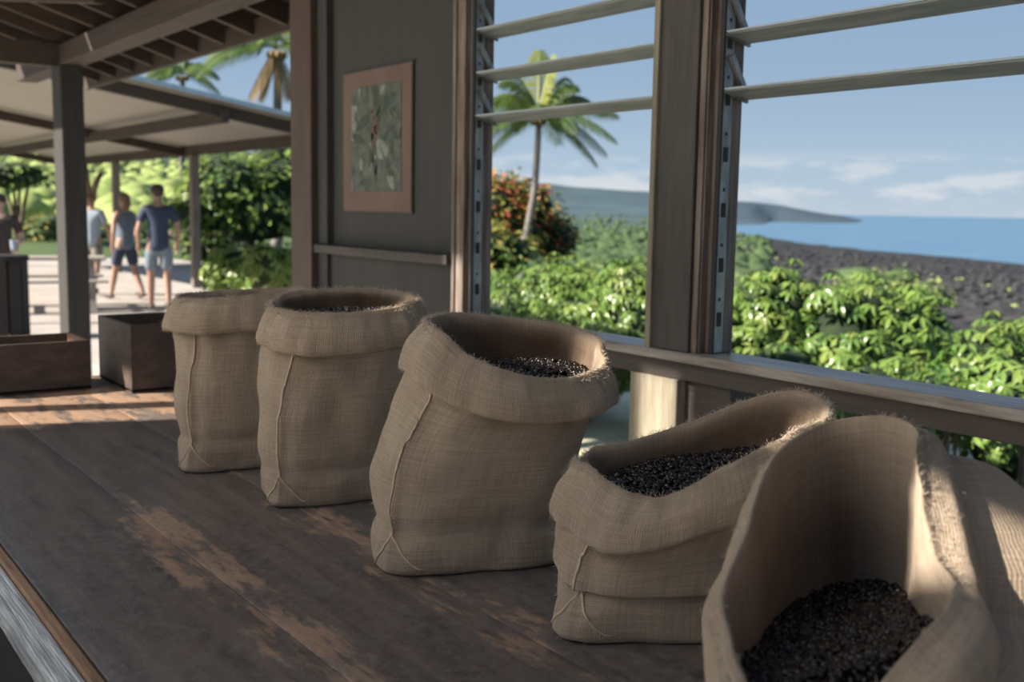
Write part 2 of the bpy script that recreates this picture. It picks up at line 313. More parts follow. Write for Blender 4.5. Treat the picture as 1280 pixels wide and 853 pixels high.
def terrain_mat():
    m_ = bpy.data.materials.new('coastal land'); m_.use_nodes = True; t = m_.node_tree; b = t.nodes['Principled BSDF']
    Nn = t.nodes.new; Ln = t.links.new; b.inputs['Roughness'].default_value = .95; b.inputs['Specular IOR Level'].default_value = .1
    tc_ = Nn('ShaderNodeTexCoord')
    def nz_(s, d=6):
        n_ = Nn('ShaderNodeTexNoise'); n_.inputs['Scale'].default_value = s; n_.inputs['Detail'].default_value = d; n_.inputs['Roughness'].default_value = .65; Ln(tc_.outputs['Object'], n_.inputs['Vector']); return n_
    def mr_(n_, a, c):
        r_ = Nn('ShaderNodeMapRange'); r_.inputs[1].default_value = a; r_.inputs[2].default_value = c; Ln(n_.outputs[0], r_.inputs[0]); return r_
    def mix(f, a, c):
        x_ = Nn('ShaderNodeMixRGB'); Ln(f.outputs[0], x_.inputs[0])
        for i, k in ((1, a), (2, c)):
            if isinstance(k, tuple): x_.inputs[i].default_value = P(k)
            else: Ln(k.outputs[0], x_.inputs[i])
        return x_
    green = mix(mr_(nz_(.02), .4, .6), (.060, .105, .042), (.12, .165, .07))
    green = mix(mr_(nz_(.0035), .42, .6), green, (.048, .075, .055))
    lava = mix(mr_(nz_(.11), .38, .62), (.020, .021, .025), (.052, .052, .057))  # blued slightly for the haze of distance
    lava = mix(mr_(nz_(.03), .55, .68), lava, (.085, .092, .065))
    at = Nn('ShaderNodeAttribute'); at.attribute_name = 'lava'
    class W: outputs = [at.outputs['Fac']]
    c = mix(W, green, lava)
    at2 = Nn('ShaderNodeAttribute'); at2.attribute_name = 'far_haze'       # aerial haze painted as a blue tint on the far slopes
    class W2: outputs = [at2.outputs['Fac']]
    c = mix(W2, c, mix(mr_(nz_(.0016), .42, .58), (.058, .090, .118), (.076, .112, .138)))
    Ln(c.outputs[0], b.inputs['Base Color'])
    return m_
M['terrain'] = terrain_mat()
M['sea'] = mat('sea water', (.07, .16, .26), .3, (.10, .20, .30), .004, (1, 3, 1), .5, .03, spec=.22, bdist=2)

# ================================================================== LAND AND SEA
def lerp(a, b, t): return a+(b-a)*t
def sstep(a, b, x):
    t = max(0, min(1, (x-a)/(b-a))); return t*t*(3-2*t)
def table_lookup(tab, x):
    if x <= tab[0][0]: return tab[0][1]
    for (a, p), (b, q_) in zip(tab, tab[1:]):
        if x <= b: return lerp(p, q_, (x-a)/(b-a))
    return tab[-1][1]
SEA = -60.0
def colpx(az):            # bearing (radians, from +Y towards +X) -> column-like coordinate
    a = az-YAW
    a = max(-R(60), min(R(60), a)); return 640+F*math.tan(a)
RIGHT = [(0, -.62), (5, -.8), (9, -1.1), (16, -1.6), (30, -2.1), (45, -2.6), (60, -3.2), (100, -5.5), (300, -17), (800, -35), (1500, -55), (2200, -62), (100000, -64)]
MIDL = [(0, -.62), (5, -.8), (9, -1.1), (16, -1.8), (30, -2.4), (60, -3.2), (100, -4.5), (300, -11), (1000, -26), (2500, -36), (4500, -10), (7000, 80), (9000, 180), (12000, 200), (100000, 0)]
LEFT = [(0, -.03), (22, -.03), (30, -.1), (60, 1.0), (200, 4), (800, 22), (2500, 110), (5000, 210), (100000, 300)]
SHORE = [(860, 5000), (905, 3400), (1000, 2350), (1100, 1950), (1280, 1570), (1700, 1300), (3000, 1200)]
def land(az, d):
    c = colpx(az)
    zl, zm = table_lookup(LEFT, d), table_lookup(MIDL, d)
    if d > 4500 and zm > 0: zm *= max(.4, 1.12+.0022*(690-c))
    # right of column 900 the land dips under the sea at the shore distance
    sh = table_lookup(SHORE, c)
    zr = table_lookup(RIGHT, d) if d < 60 else lerp(-3.2, SEA, min(1, (d-60)/(sh-60))**.72) if d < sh else SEA-4*min(1, (d-sh)/200)
    k = sstep(840, 925, c)
    z = lerp(zm, zr, k)
    # far headland tapering out to sea
    if c > 800 and d > 5000:
        top = table_lookup([(800, 150), (910, 112), (970, 78), (1020, 14), (1060, -42), (1072, -66), (5000, -70)], c)
        z = max(z, SEA-4+(top-SEA+4)*sstep(5300 if c < 950 else 7500, 10500, d))
    kl = 1-sstep(380, 600, c)
    if kl > 0:
        boost = 1+.0009*(380-max(-400, min(380, c)))
        z = lerp(z, zl*boost if zl > 0 else zl, kl)
    n = noise.noise(Vector((math.sin(az)*d, math.cos(az)*d, 0))*(.12 if d < 60 else .02))
    z += n*min(.0025*d, 2.5)*(1 if z > SEA else 0)
    if d > 4000 and z > -20: z += noise.noise(Vector((az*30, d/1500, 3)))*10
    return z
def land_xy(x, y): return land(math.atan2(x, y), math.hypot(x, y))
ds = [0]; d = 4.5
while d < 16000: ds.append(d); d *= 1.055
azs = []
a = -180
while a < 180:
    azs.append(a); a += .55 if 3 < a < 68 else 5
vsl, fsl, lv, rg = [], [], [], []
na = len(azs)
for d in ds:
    for a in azs:
        ar = R(a); z = land(ar, d)
        if abs(a-YAW*57.3) > 75 : z = min(z, 0) if d < 200 else min(z, 20)
        if d < 4.4: z = -.7
        vsl.append((math.sin(ar)*d, math.cos(ar)*d, z))
        c = colpx(ar)
        nn = noise.noise(Vector((math.sin(ar)*d, math.cos(ar)*d, 5))*.012)*.5
        lv.append(sstep(760, 900, c+nn*120)*sstep(45, 120, d*(1+nn))*1.0 if c > 600 else 0)
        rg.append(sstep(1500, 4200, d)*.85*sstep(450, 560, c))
for i in range(len(ds)-1):
    for j in range(na):
        k = (j+1) % na
        fsl.append((i*na+j, (i+1)*na+j, (i+1)*na+k, i*na+k))
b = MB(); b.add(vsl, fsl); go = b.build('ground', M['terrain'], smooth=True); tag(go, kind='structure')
for nme, arr in (('lava', lv), ('far_haze', rg)):
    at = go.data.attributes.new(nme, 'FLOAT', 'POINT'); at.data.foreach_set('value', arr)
b = MB(); n = 64; rr_ = [900, 3000, 8000, 20000, 60000, 150000]
vv = [(math.sin(2*math.pi*j/n)*r_, math.cos(2*math.pi*j/n)*r_, SEA) for r_ in rr_ for j in range(n)]
b.add(vv, [(i*n+j, (i+1)*n+j, (i+1)*n+(j+1) % n, i*n+(j+1) % n) for i in range(len(rr_)-1) for j in range(n)])
tag(b.build('sea', M['sea'], smooth=True), kind='structure')

# scrub and rocks on the slope (real clumps; nobody could count them)
def clumps(name, label, cat, m_, n, crange, drange, size, seed, flat=.6, sink=.25, smooth=True):
    rnd = random.Random(seed); b = MB()
    for i in range(n):
        c = rnd.uniform(*crange); az = YAW+math.atan((c-640)/F)
        d = math.exp(rnd.uniform(math.log(drange[0]), math.log(drange[1])))
        z = land(az, d)
        if z < SEA+2: continue
        s = size*rnd.uniform(.5, 1.5)*(d/drange[0])**.45
        b.blob((math.sin(az)*d, math.cos(az)*d, z+s*flat*(.5-sink)), (s, s*rnd.uniform(.8, 1.2), s*flat), i, .3, 1)
    tag(b.build(name, m_, smooth=smooth), label, cat, kind='stuff')
clumps('lava_rocks', 'dark lava rubble covering the slope down to the shore', 'rocks', M['rock'], 2600, (840, 1500), (38, 1400), .55, 1, .5, smooth=False)
clumps('coastal_scrub', 'olive green scrub and trees covering the land towards the far headland', 'scrub', M['scrub_dark'], 2600, (520, 960), (70, 4200), 1.2, 2)
clumps('dry_scrub', 'sparse pale scrub dotted over the near lava slope', 'scrub', M['scrub'], 240, (560, 1500), (60, 500), .45, 3, .6)
clumps('hillside_scrub', 'pale green brush on the hillside behind the pavilion', 'scrub', M['scrub'], 1600, (-150, 480), (45, 1800), .9, 4)

# ------------------------------------------------------------------ plants
def leaf_geo(L_, W_, droop=.35):
    # a folded, drooping pointed leaf along +X, eight triangles
    st = [(0, 0), (.22, .75), (.5, 1), (.78, .6), (1, 0)]
    v = []; f = []
    for t, k in st:
        z = -droop*t*t*L_
        if k == 0: v.append((t*L_, 0, z))
        else: v += [(t*L_, -k*W_/2, z+.12*W_), (t*L_, 0, z), (t*L_, k*W_/2, z+.12*W_)]
    # 0 | 1 2 3 | 4 5 6 | 7 8 9 | 10
    f = [(0,1,2), (0,2,3), (1,4,5,2), (2,5,6,3), (4,7,8,5), (5,8,9,6), (7,10,8), (8,10,9)]
    return v, f
LV, LF = leaf_geo(.15, .056)
SV = [(0,0,0), (.5,-.28,-.03), (1,0,-.15), (.5,.28,-.03)]; SF = [(0,1,2), (0,2,3)]
def place(vs_, p, d, up, s):
    x = d.normalized(); y = up.cross(x)
    if y.length < 1e-3: y = Vector((0,1,0))
    y.normalize(); z = x.cross(y)
    return [p+(x*v[0]+y*v[1]+z*v[2])*s for v in vs_]
leaf_me = {}
def leaf_mesh(k):
    if k not in leaf_me:
        me = bpy.data.meshes.new('leaf'); me.from_pydata(LV, [], LF); me.materials.append(M[k])
        me.polygons.foreach_set('use_smooth', [True]*len(LF)); leaf_me[k] = me
    return leaf_me[k]
def leafy(root, c, r, n, size, mats, seed, big=0, core=.78, real=True, stuffname='foliage', lobes=5, droop=.5, coremat='core_shade', bottom=-.5):
    """Crown of leaves round several lobes; `big` leaves nearest the veranda are objects of their own."""
    rnd = random.Random(seed); c = Vector(c); r = Vector(r)
    lob = [(c, r*.82)]
    for i in range(lobes):
        a = rnd.uniform(0, 6.283); el = rnd.uniform(-.3, .9)
        o_ = Vector((math.cos(a)*math.cos(el)*r.x, math.sin(a)*math.cos(el)*r.y, math.sin(el)*r.z))*.6
        lob.append((c+o_, r*rnd.uniform(.42, .6)))
    cb = MB()
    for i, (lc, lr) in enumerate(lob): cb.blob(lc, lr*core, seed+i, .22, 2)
    cb.build('shade_core', M[coremat], root, smooth=True)  # added dark core that blocks light behind the leaves
    items = []
    tot = sum(l[1].x*l[1].z for l in lob)
    for lc, lr in lob:
        k = int(n*lr.x*lr.z/tot)
        while k > 0:
            k -= 1
            v = Vector((rnd.gauss(0,1), rnd.gauss(0,1), rnd.gauss(0,1))).normalized()
            if v.z < bottom: continue
            q_ = 1+.22*2*noise.noise(v*2.2+Vector((seed, 0, 0)))
            p = lc+Vector((v.x*lr.x, v.y*lr.y, v.z*lr.z))*q_*rnd.uniform(.8, 1.08)
            dn = Vector((v.x, v.y, v.z*.6-droop+rnd.uniform(-.35, .35)))+Vector((rnd.gauss(0,.4), rnd.gauss(0,.4), 0))
            if dn.length < .05: continue
            up = (v+Vector((0,0,.6))+Vector((rnd.gauss(0,.3), rnd.gauss(0,.3), 0))).normalized()
            if real:                                   # a drooping whorl of leaves at the shoot tip
                mk = rnd.choice(mats); a0 = rnd.uniform(0, 6.28); nl = rnd.choice((5, 6, 7)); k -= nl-1
                axv = (v+Vector((0, 0, .5))).normalized(); e_a = axv.cross(Vector((.3, .2, .9))).normalized(); e_b = axv.cross(e_a)
                for w_ in range(nl):
                    aa = a0+w_*6.283/nl+rnd.uniform(-.25, .25); dd = (e_a*math.cos(aa)+e_b*math.sin(aa)+axv*.25+Vector((0, 0, -.55))).normalized()
                    items.append((p+dd*.01, dd, (axv+Vector((rnd.gauss(0, .2), rnd.gauss(0, .2), .2))).normalized(), size*rnd.uniform(.75, 1.25), mk))
                continue
            items.append((p, dn.normalized(), up, size*rnd.uniform(.65, 1.25), rnd.choice(mats)))
    items.sort(key=lambda t: (t[0]-EYE).length)
    for p, dn, up, s, mk in items[:big]:
        o = bpy.data.objects.new('leaf', leaf_mesh(mk)); C.objects.link(o); o.parent = root
        x = dn; y = up.cross(x).normalized(); z = x.cross(y)
        mm = Matrix.Identity(4)
        for i in range(3): mm[i][0] = x[i]*s/.15; mm[i][1] = y[i]*s/.15; mm[i][2] = z[i]*s/.15; mm[i][3] = p[i]-root.location[i]
        o.matrix_local = mm
    b = MB(); names = list(dict.fromkeys(mats))
    for p, dn, up, s, mk in items[big:]:
        if real: b.add(place(LV, p, dn, up, s/.15), LF, names.index(mk))
        else: b.add(place(SV, p, dn, up, s), SF, names.index(mk))
    o = b.build(stuffname, [M[k] for k in names], root, smooth=False); o['kind'] = 'stuff'
    return o
def stems(root, c, base_z, n, h, spread, rad, m_, seed):
    rnd = random.Random(seed); b = MB()
    for i in range(n):
        a = rnd.uniform(0, 6.28); s = rnd.uniform(.3, 1)*spread
        b.tube([(c[0], c[1], base_z), (c[0]+math.cos(a)*s*.4, c[1]+math.sin(a)*s*.4, base_z+h*.5), (c[0]+math.cos(a)*s, c[1]+math.sin(a)*s, base_z+h)], [rad, rad*.8, rad*.4], 6)
    return b.build('stem', m_, root, smooth=True)

# coffee bushes: column, depth, top row, half width (m), label
BUSH = [
 (648, 11.5, 314, 1.00, 'left coffee bush seen through the window with the palm, against the left jamb', 2600, 60),
 (735, 11.0, 330, .80, 'middle coffee bush under the palm window, between the jamb and the dark post', 2300, 60),
 (800, 10.2, 322, .62, 'coffee bush half hidden behind the dark middle post', 1500, 40),
 (935, 9.6, 336, .74, 'full dark coffee bush just right of the middle post', 2600, 130),
 (1035, 9.8, 354, .50, 'small coffee bush between the full dark one and the broad one', 1500, 60),
 (1120, 9.3, 354, .84, 'broad coffee bush in the middle of the right-hand window', 2600, 130),
 (1265, 8.6, 392, .70, 'coffee bush cut by the right edge of the picture', 2200, 110),
 (985, 8.3, 430, .30, 'low coffee sprig just above the sill, right of the middle post', 200, 60),
 (1085, 8.2, 426, .52, 'low coffee bush above the sill under the broad one', 900, 90),
 (1195, 7.4, 458, .34, 'low coffee sprig above the sill near the right edge', 420, 80),
 (1290, 7.2, 450, .42, 'lowest coffee sprig at the far right end of the sill', 420, 80),
]
for i, (px, D, top, hw, lab, n, big) in enumerate(BUSH):
    p = atd(px, top, D); gz = land_xy(p.x, p.y); hh = (p.z-gz)
    rz = max(.18, min(hh*.5, hw*1.15)) if hw > .45 else hw*.62
    root = empty('coffee_bush', (p.x, p.y, gz), lab, 'coffee bush', 'coffee bushes outside the windows')
    c = (p.x, p.y, p.z-rz*.98)
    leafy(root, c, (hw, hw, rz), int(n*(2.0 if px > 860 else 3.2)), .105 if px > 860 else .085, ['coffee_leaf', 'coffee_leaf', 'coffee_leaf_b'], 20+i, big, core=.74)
    stems(root, (p.x, p.y), gz-.05, 5, max(.3, c[2]-gz), hw*.4, .02, M['twig'], i)
# bushes further down the rows, mostly glimpsed between the front ones
for i, (px, D, top, hw, lab) in enumerate([(700, 15, 300, .9, 'coffee bush in the back row below the red shrub'), (770, 16, 308, 1.0, 'back row coffee bush beside the dark middle post'),
        (1210, 12, 372, .9, 'back row coffee bush left of the one cut by the picture edge'), (590, 14, 312, .9, 'back row coffee bush behind the left jamb'), (1290, 12.5, 372, .9, 'back row coffee bush at the right edge of the window')]):
    p = atd(px, top+18, D); gz = land_xy(p.x, p.y)
    root = empty('coffee_bush', (p.x, p.y, gz), lab, 'coffee bush', 'coffee bushes outside the windows')
    rz = min(.8, (p.z-gz)*.55)
    leafy(root, (p.x, p.y, p.z-rz), (hw, hw, rz), 900, .15, ['coffee_leaf', 'coffee_leaf_b', 'tree_leaf'], 60+i, 0)
    stems(root, (p.x, p.y), gz-.05, 4, max(.3, p.z-rz-gz), hw*.4, .025, M['twig'], 90+i)
# pale rounded shrubs on the slope
for i, (px, D, w_, lab) in enumerate([
    (925, 62, 2.0, 'pale green rounded shrub right of the middle post'), (1040, 66, 1.9, 'low pale shrub left of the two largest on the lava slope'),
    (1095, 58, 2.4, 'larger pale green shrub at the middle of the lava slope'), (1158, 55, 1.7, 'pale shrub at the right end of the row on the lava slope'),
    (968, 80, 1.6, 'small olive shrub beside the pale rounded shrub'), (1255, 26, 1.1, 'pale green shrub low on the slope near the right edge'),
    (740, 60, 2.4, 'wide pale shrub between palm and middle post'), (770, 110, 2.4, 'far olive shrub between the palm and the middle post'), (1200, 24, .8, 'small pale shrub above the back row of coffee')]):
    az = YAW+math.atan((px-640)/F); p = Vector((math.sin(az)*D, math.cos(az)*D, 0)); gz = land_xy(p.x, p.y); hz = w_*.5
    root = empty('rounded_shrub', (p.x, p.y, gz), lab, 'shrub', 'rounded shrubs on the slope')
    zc = gz+hz*.75
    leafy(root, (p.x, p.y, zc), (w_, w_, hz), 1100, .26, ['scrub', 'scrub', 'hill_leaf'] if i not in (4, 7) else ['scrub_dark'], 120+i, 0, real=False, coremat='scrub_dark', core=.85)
    stems(root, (p.x, p.y), gz-.2, 3, max(.3, zc-gz), w_*.3, .05, M['twig'], 130+i)
# red-flowering shrub by the palm
p = atd(640, 262, 25); gz = land_xy(p.x, p.y)
root = empty('flowering_tree', (p.x, p.y, gz), 'red and orange leaved shrub at the foot of the tall palm', 'shrub')
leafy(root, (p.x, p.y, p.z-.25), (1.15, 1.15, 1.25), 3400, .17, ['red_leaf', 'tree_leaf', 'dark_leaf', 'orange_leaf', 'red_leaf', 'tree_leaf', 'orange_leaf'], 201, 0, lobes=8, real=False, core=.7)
stems(root, (p.x, p.y), gz-.1, 5, p.z-gz, .6, .05, M['twig'], 202)
p = atd(690, 285, 26); gz = land_xy(p.x, p.y)
root = empty('russet_shrub', (p.x, p.y, gz), 'dull russet and olive shrub right of the palm trunk', 'shrub')
leafy(root, (p.x, p.y, p.z-.3), (.6, .6, .85), 1600, .16, ['dark_leaf', 'red_leaf', 'tree_leaf', 'dark_leaf'], 205, 0, lobes=5, real=False, core=.7)
stems(root, (p.x, p.y), gz-.1, 4, p.z-gz, .4, .05, M['twig'], 206)
p = atd(632, 300, 20); gz = land_xy(p.x, p.y)
root = empty('yellow_shrub', (p.x, p.y, gz), 'yellow green shrub in front of the red one by the left jamb', 'shrub')
leafy(root, (p.x, p.y, p.z-.25), (.75, .75, .65), 1400, .15, ['orange_leaf', 'tree_leaf', 'coffee_leaf_b'], 207, 0, lobes=5, real=False, core=.7)
stems(root, (p.x, p.y), gz-.1, 4, max(.3, p.z-gz), .4, .05, M['twig'], 208)

# left side greenery beyond the pavilion
def tree(px, py, D, r, n, size, mats, lab, cat, seed, core='core_shade', name='leafy_tree', grp=None, lobes=8):
    p = atd(px, py, D); gz = land_xy(p.x, p.y)
    root = empty(name, (p.x, p.y, gz), lab, cat, grp)
    leafy(root, p, r, n, size, mats, seed, 0, real=False, lobes=lobes, coremat=core, core=.8)
    stems(root, (p.x, p.y), gz-.1, 4, max(.4, p.z-gz), r[0]*.4, .09, M['twig'], seed+1)
tree(315, 262, 27, (1.75, 1.75, 1.35), 4200, .26, ['tree_leaf', 'tree_leaf', 'coffee_leaf_b'], 'sunlit yellow green tree behind the right end of the pavilion', 'tree', 301, lobes=10)
tree(375, 240, 29, (1.6, 1.6, 1.5), 2400, .26, ['tree_leaf', 'dark_leaf'], 'darker tree partly hidden behind the brown corner post', 'tree', 303)
tree(268, 300, 31, (.9, .9, .9), 1200, .22, ['dark_leaf', 'tree_leaf'], 'low dark tree just right of the slim pavilion post', 'tree', 305)
tree(20, 222, 34, (1.3, 1.3, .5), 600, .28, ['dark_leaf', 'tree_leaf'], 'dark branchy tree top at the left edge above the people', 'tree', 307)
tree(45, 300, 36, (1.4, 1.4, .9), 1400, .25, ['hill_leaf', 'orange_leaf', 'hill_leaf'], 'pale yellow bush behind the picnic table', 'bush', 309, 'scrub_dark', 'garden_bush')
tree(130, 305, 38, (1.5, 1.5, .8), 1400, .25, ['hill_leaf', 'tree_leaf'], 'pale green bush behind the person in light blue', 'bush', 311, 'scrub_dark', 'garden_bush')
tree(215, 318, 38, (1.2, 1.2, .6), 900, .25, ['hill_leaf', 'tree_leaf'], 'low green bush behind the man in navy', 'bush', 313, 'scrub_dark', 'garden_bush')
tree(-20, 300, 36, (1.4, 1.4, 1.1), 1000, .25, ['tree_leaf', 'hill_leaf'], 'green bush at the left edge behind the person in black', 'bush', 315, 'scrub_dark', 'garden_bush')
tree(180, 262, 60, (2.0, 2.0, .7), 700, .4, ['hill_leaf', 'scrub_dark'], 'far hillside tree between two pavilion posts', 'tree', 317, 'scrub_dark')
for i, (px, py, D, hw, lab) in enumerate([(292, 304, 17.5, .50, 'bright coffee bush left of the corner post, nearer the path'), (342, 306, 17, .50, 'bright coffee bush touching the brown corner post')]):
    p = atd(px, py, D); gz = land_xy(p.x, p.y)
    root = empty('coffee_bush', (p.x, p.y, gz), lab, 'coffee bush', 'coffee bushes beside the path')
    rz = min(.62, (p.z-gz)*.55)
    leafy(root, (p.x, p.y, p.z-rz+.05), (hw, hw, rz), 1300, .15, ['coffee_leaf', 'coffee_leaf_b', 'coffee_leaf_b'], 330+i, 0)
    stems(root, (p.x, p.y), gz-.05, 4, max(.3, p.z-rz-gz), hw*.4, .02, M['twig'], 340+i)

# palms
def frond(b, c, az, el, length, sag, leaf, mi, seed, dense=46, bm_=0):
    rnd = random.Random(seed); pts = []; d0 = Vector((math.cos(az)*math.cos(el), math.sin(az)*math.cos(el), math.sin(el)))
    k = 12
    for i in range(k+1):
        t = i/k; pts.append(Vector(c)+d0*length*t*(1-.12*t)+Vector((0,0,-sag*length*t*t)))
    b.tube(pts, [.035*(1-.85*i/k) for i in range(k+1)], 5, bm_, cap=False)
    for i in range(dense):
        t = .12+.88*i/dense; s_ = t*k; j = min(k-1, int(s_)); p = pts[j].lerp(pts[j+1], s_-j); dr = (pts[j+1]-pts[j]).normalized()
        side = dr.cross(Vector((0,0,1)))
        if side.length < .05: side = Vector((1,0,0))
        side.normalize()
        ll = leaf*math.sin(math.pi*min(1, .12+t*.85))**.6
        for sg in (-1, 1):
            q_ = p+(dr*.55+side*sg*.75+Vector((0,0,-.35-.2*rnd.random()))).normalized()*ll
            e_ = q_+Vector((0,0,-ll*.25)); wv = dr*.0227*leaf
            b.add([p-wv, p+wv, q_.lerp(p, .45)+wv*1.3, q_.lerp(p, .45)-wv*1.3, e_], [(0,1,2,3), (3,2,4)], mi)
def palm(px_top, py_top, D, trunkpix, fronds, lab, seed, s=1.0, dry=0, name='coconut_palm', base=None):
    c = atd(px_top, py_top, D)
    tp = [atd(x, y, D) for x, y in trunkpix]
    gz = land_xy(tp[-1].x, tp[-1].y); tp.append(Vector((tp[-1].x-.2, tp[-1].y, gz-.2)))
    root = empty(name, (tp[-1].x, tp[-1].y, gz), lab, 'palm tree')
    n = len(tp); b = MB(); b.tube(tp, [lerp(.11, .20, (i/(n-1))**1.5)*s for i in range(n)], 10); tk = b.build('trunk', M['bark'], root, smooth=True)
    rnd = random.Random(seed)
    bb = MB()
    for i in range(7):
        a = i*.9; bb.blob(c+Vector((math.cos(a)*.22, math.sin(a)*.22, -.22))*s, (.12*s, .12*s, .14*s), i, .1, 1)
    bb.build('coconut_cluster', M['palm_dry'], tk, smooth=True, world=False)
    for i, (ang, el, ln, sag, kind) in enumerate(fronds):
        fb = MB(); frond(fb, c, ang, el, ln*s, sag, .75*s, 0, seed+i); fb.build('frond', M[kind], root)
    return root
def fr(deg, right=1): # bearing of a frond given on the view's own left-right axis: 0 right, 180 left, 90 away
    a = R(deg); return math.atan2((RT*math.cos(a)+Vector((math.sin(YAW), math.cos(YAW), 0))*math.sin(a)).y, (RT*math.cos(a)+Vector((math.sin(YAW), math.cos(YAW), 0))*math.sin(a)).x)
pf = [(fr(5), R(38), 3.7, .50, 'palm_leaf'), (fr(178), R(40), 3.6, .5, 'palm_leaf'), (fr(172), R(62), 3.5, .42, 'palm_leaf'), (fr(8), R(60), 3.3, .42, 'palm_leaf'), (fr(0), R(24), 3.7, .34, 'palm_leaf'), (fr(-20), R(12), 3.5, .45, 'palm_leaf'), (fr(10), R(46), 3.5, .50, 'palm_leaf'), (fr(25), R(2), 3.4, .42, 'palm_leaf'),
      (fr(180), R(30), 3.3, .42, 'palm_leaf'), (fr(200), R(8), 3.2, .42, 'palm_leaf'), (fr(165), R(50), 3.3, .5, 'palm_leaf'), (fr(150), R(5), 3.2, .4, 'palm_leaf'),
      (fr(90), R(80), 3.0, .05, 'palm_young'), (fr(20), R(78), 2.9, .08, 'palm_young'), (fr(150), R(66), 3.2, .25, 'palm_leaf'), (fr(40), R(62), 3.2, .3, 'palm_leaf'),
      (fr(-90), R(30), 3.2, .5, 'palm_leaf'), (fr(-60), R(18), 3.2, .5, 'palm_leaf'), (fr(-120), R(20), 3.2, .5, 'palm_leaf'), (fr(110), R(25), 3.2, .5, 'palm_leaf'), (fr(70), R(15), 3.2, .5, 'palm_leaf'),
      (fr(-10), R(-12), 2.6, .5, 'palm_leaf'), (fr(185), R(-15), 2.6, .5, 'palm_leaf')]
palm(673, 145, 23.5, [(673, 148), (673, 165), (671, 200), (668, 240), (660, 285), (657, 298), (655, 312)], pf, 'tall coconut palm rising over the red shrub in the left window', 400, .5875)
pf2 = [(fr(180), R(30), 3.0, .6, 'palm_leaf'), (fr(200), R(10), 2.8, .5, 'palm_leaf'), (fr(170), R(48), 3.2, .6, 'palm_leaf'), (fr(0), R(20), 2.6, .6, 'palm_leaf'), (fr(20), R(45), 3, .6, 'palm_leaf'),
       (fr(90), R(75), 2.4, .1, 'palm_young'), (fr(215), R(-50), 1.6, .3, 'palm_dry'), (fr(-40), R(-60), 1.6, .2, 'palm_dry'), (fr(180), R(-65), 1.5, .2, 'palm_dry'), (fr(-90), R(40), 2.8, .6, 'palm_leaf'), (fr(60), R(30), 2.8, .6, 'palm_leaf')]
palm(346, 60, 35, [(346, 64), (347, 90), (347, 130), (347, 200), (347, 300)], pf2, 'palm with hanging dry fronds over the pavilion, next to the corner post', 430, 1.05)
pf3 = [(fr(a), R(e_), 2.4, .55, 'palm_leaf') for a, e_ in ((0, 35), (180, 35), (200, 10), (-20, 10), (90, 60), (150, 55), (30, 50), (-90, 30))]
palm(228, 92, 36, [(228, 96), (228, 120), (228, 300)], pf3, 'small palm top just above the blue pavilion roof edge', 450, .7)

# ================================================================== THE BUILDING
WX0 = 2.30                       # inner face of the window wall
b = MB(); b.box((-2.2, -3.2, -.12), (2.75, 12.2, 0)); tag(b.build('floor', M['concrete']), kind='structure')
b = MB(); b.box((-9, 12.2, -.14), (10, 31, -.01))
b.box((2.75, 7.5, -.14), (4.1, 12.2, -.01)); tag(b.build('floor_patio', M['patio']), kind='structure')
b = MB(); b.box((-34, -26, -.14), (-2.2, 12.2, -.008)); tag(b.build('floor_yard_added', M['bounce']), kind='structure')  # unseen bright ground, added to light the sacks from the left

b = MB(); b.box((2.75, -1.6, -1.6), (9.4, 9.6, -.62)); tag(b.build('floor_lawn', M['lawn']), kind='structure')
# window wall: solid panel with the picture
wl = MB(); wl.box((2.33, 3.60, 0), (2.43, 4.80, 2.64)); wl = wl.build('wall_window', M['darkwall']); tag(wl, kind='structure')
b = MB(); b.box((2.27, 3.60, 1.325), (2.33, 4.795, 1.365)); b.build('ledge', M['rail_dark'], wl, bevel=.004)
b = MB(); b.box((2.295, 4.70, 0), (2.33, 4.795, 2.64)); b.build('board', M['darkwall'], wl, bevel=.003)
b = MB(); b.box((2.315, 3.6, 0), (2.33, 4.70, 1.325)); b.build('panel', M['darkwall'], wl, bevel=.003)
def post(name, a, c, m_, lab, bev=.006):
    b_ = MB(); b_.box(a, c); o = b_.build(name, m_, bevel=bev); tag(o, lab, 'post'); return o
cp = post('corner_post', (2.26, 4.80, 0), (2.42, 5.03, 2.64), M['post_brown'], 'reddish brown corner post at the end of the dark wall')
b = MB(); b.box((2.425, 5.03, 0), (2.47, 5.20, 2.10)); b.build('trim_strip', M['casing'], cp)
np_ = onx(85, 300, 2.3)
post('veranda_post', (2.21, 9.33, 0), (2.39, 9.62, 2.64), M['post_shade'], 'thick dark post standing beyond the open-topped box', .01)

# sill, rails and lower framing
s = MB(); s.box((2.30, -1.6, 1.133), (2.40, -.1, 2.64)); tag(s.build('wall_right_added', M['darkwall']), kind='structure')  # added out of view to cut light on the sack fronts
s = MB(); s.box((2.27, -1.6, 1.103), (2.42, 3.58, 1.133)); so_ = s.build('trim_sill', M['rail'], bevel=.005); tag(so_, kind='structure')
s = MB(); s.box((2.30, -1.6, 1.045), (2.36, 3.58, 1.103)); s.build('apron', M['rail_dark'], so_, bevel=.003)
s = MB(); s.box((2.31, -1.6, .42), (2.37, 3.58, .56)); s.build('lower_rail', M['casing_pale'], so_, bevel=.004)
s = MB(); s.box((2.32, -1.6, 0), (2.40, 1.75, .42)); s.build('skirt_board', M['rail_dark'], so_)
s = MB(); s.box((2.29, 2.32, 0), (2.33, 2.53, 1.045)); s.build('pale_board', M['casing_pale'], so_, bevel=.004)
s = MB(); s.box((2.33, 2.14, 0), (2.43, 2.50, 1.045)); s.build('stud', M['rail_dark'], so_, bevel=.004)
s = MB(); s.box((2.33, .86, 0), (2.43, 1.22, 1.045)); s.build('stud', M['rail_dark'], so_, bevel=.004)
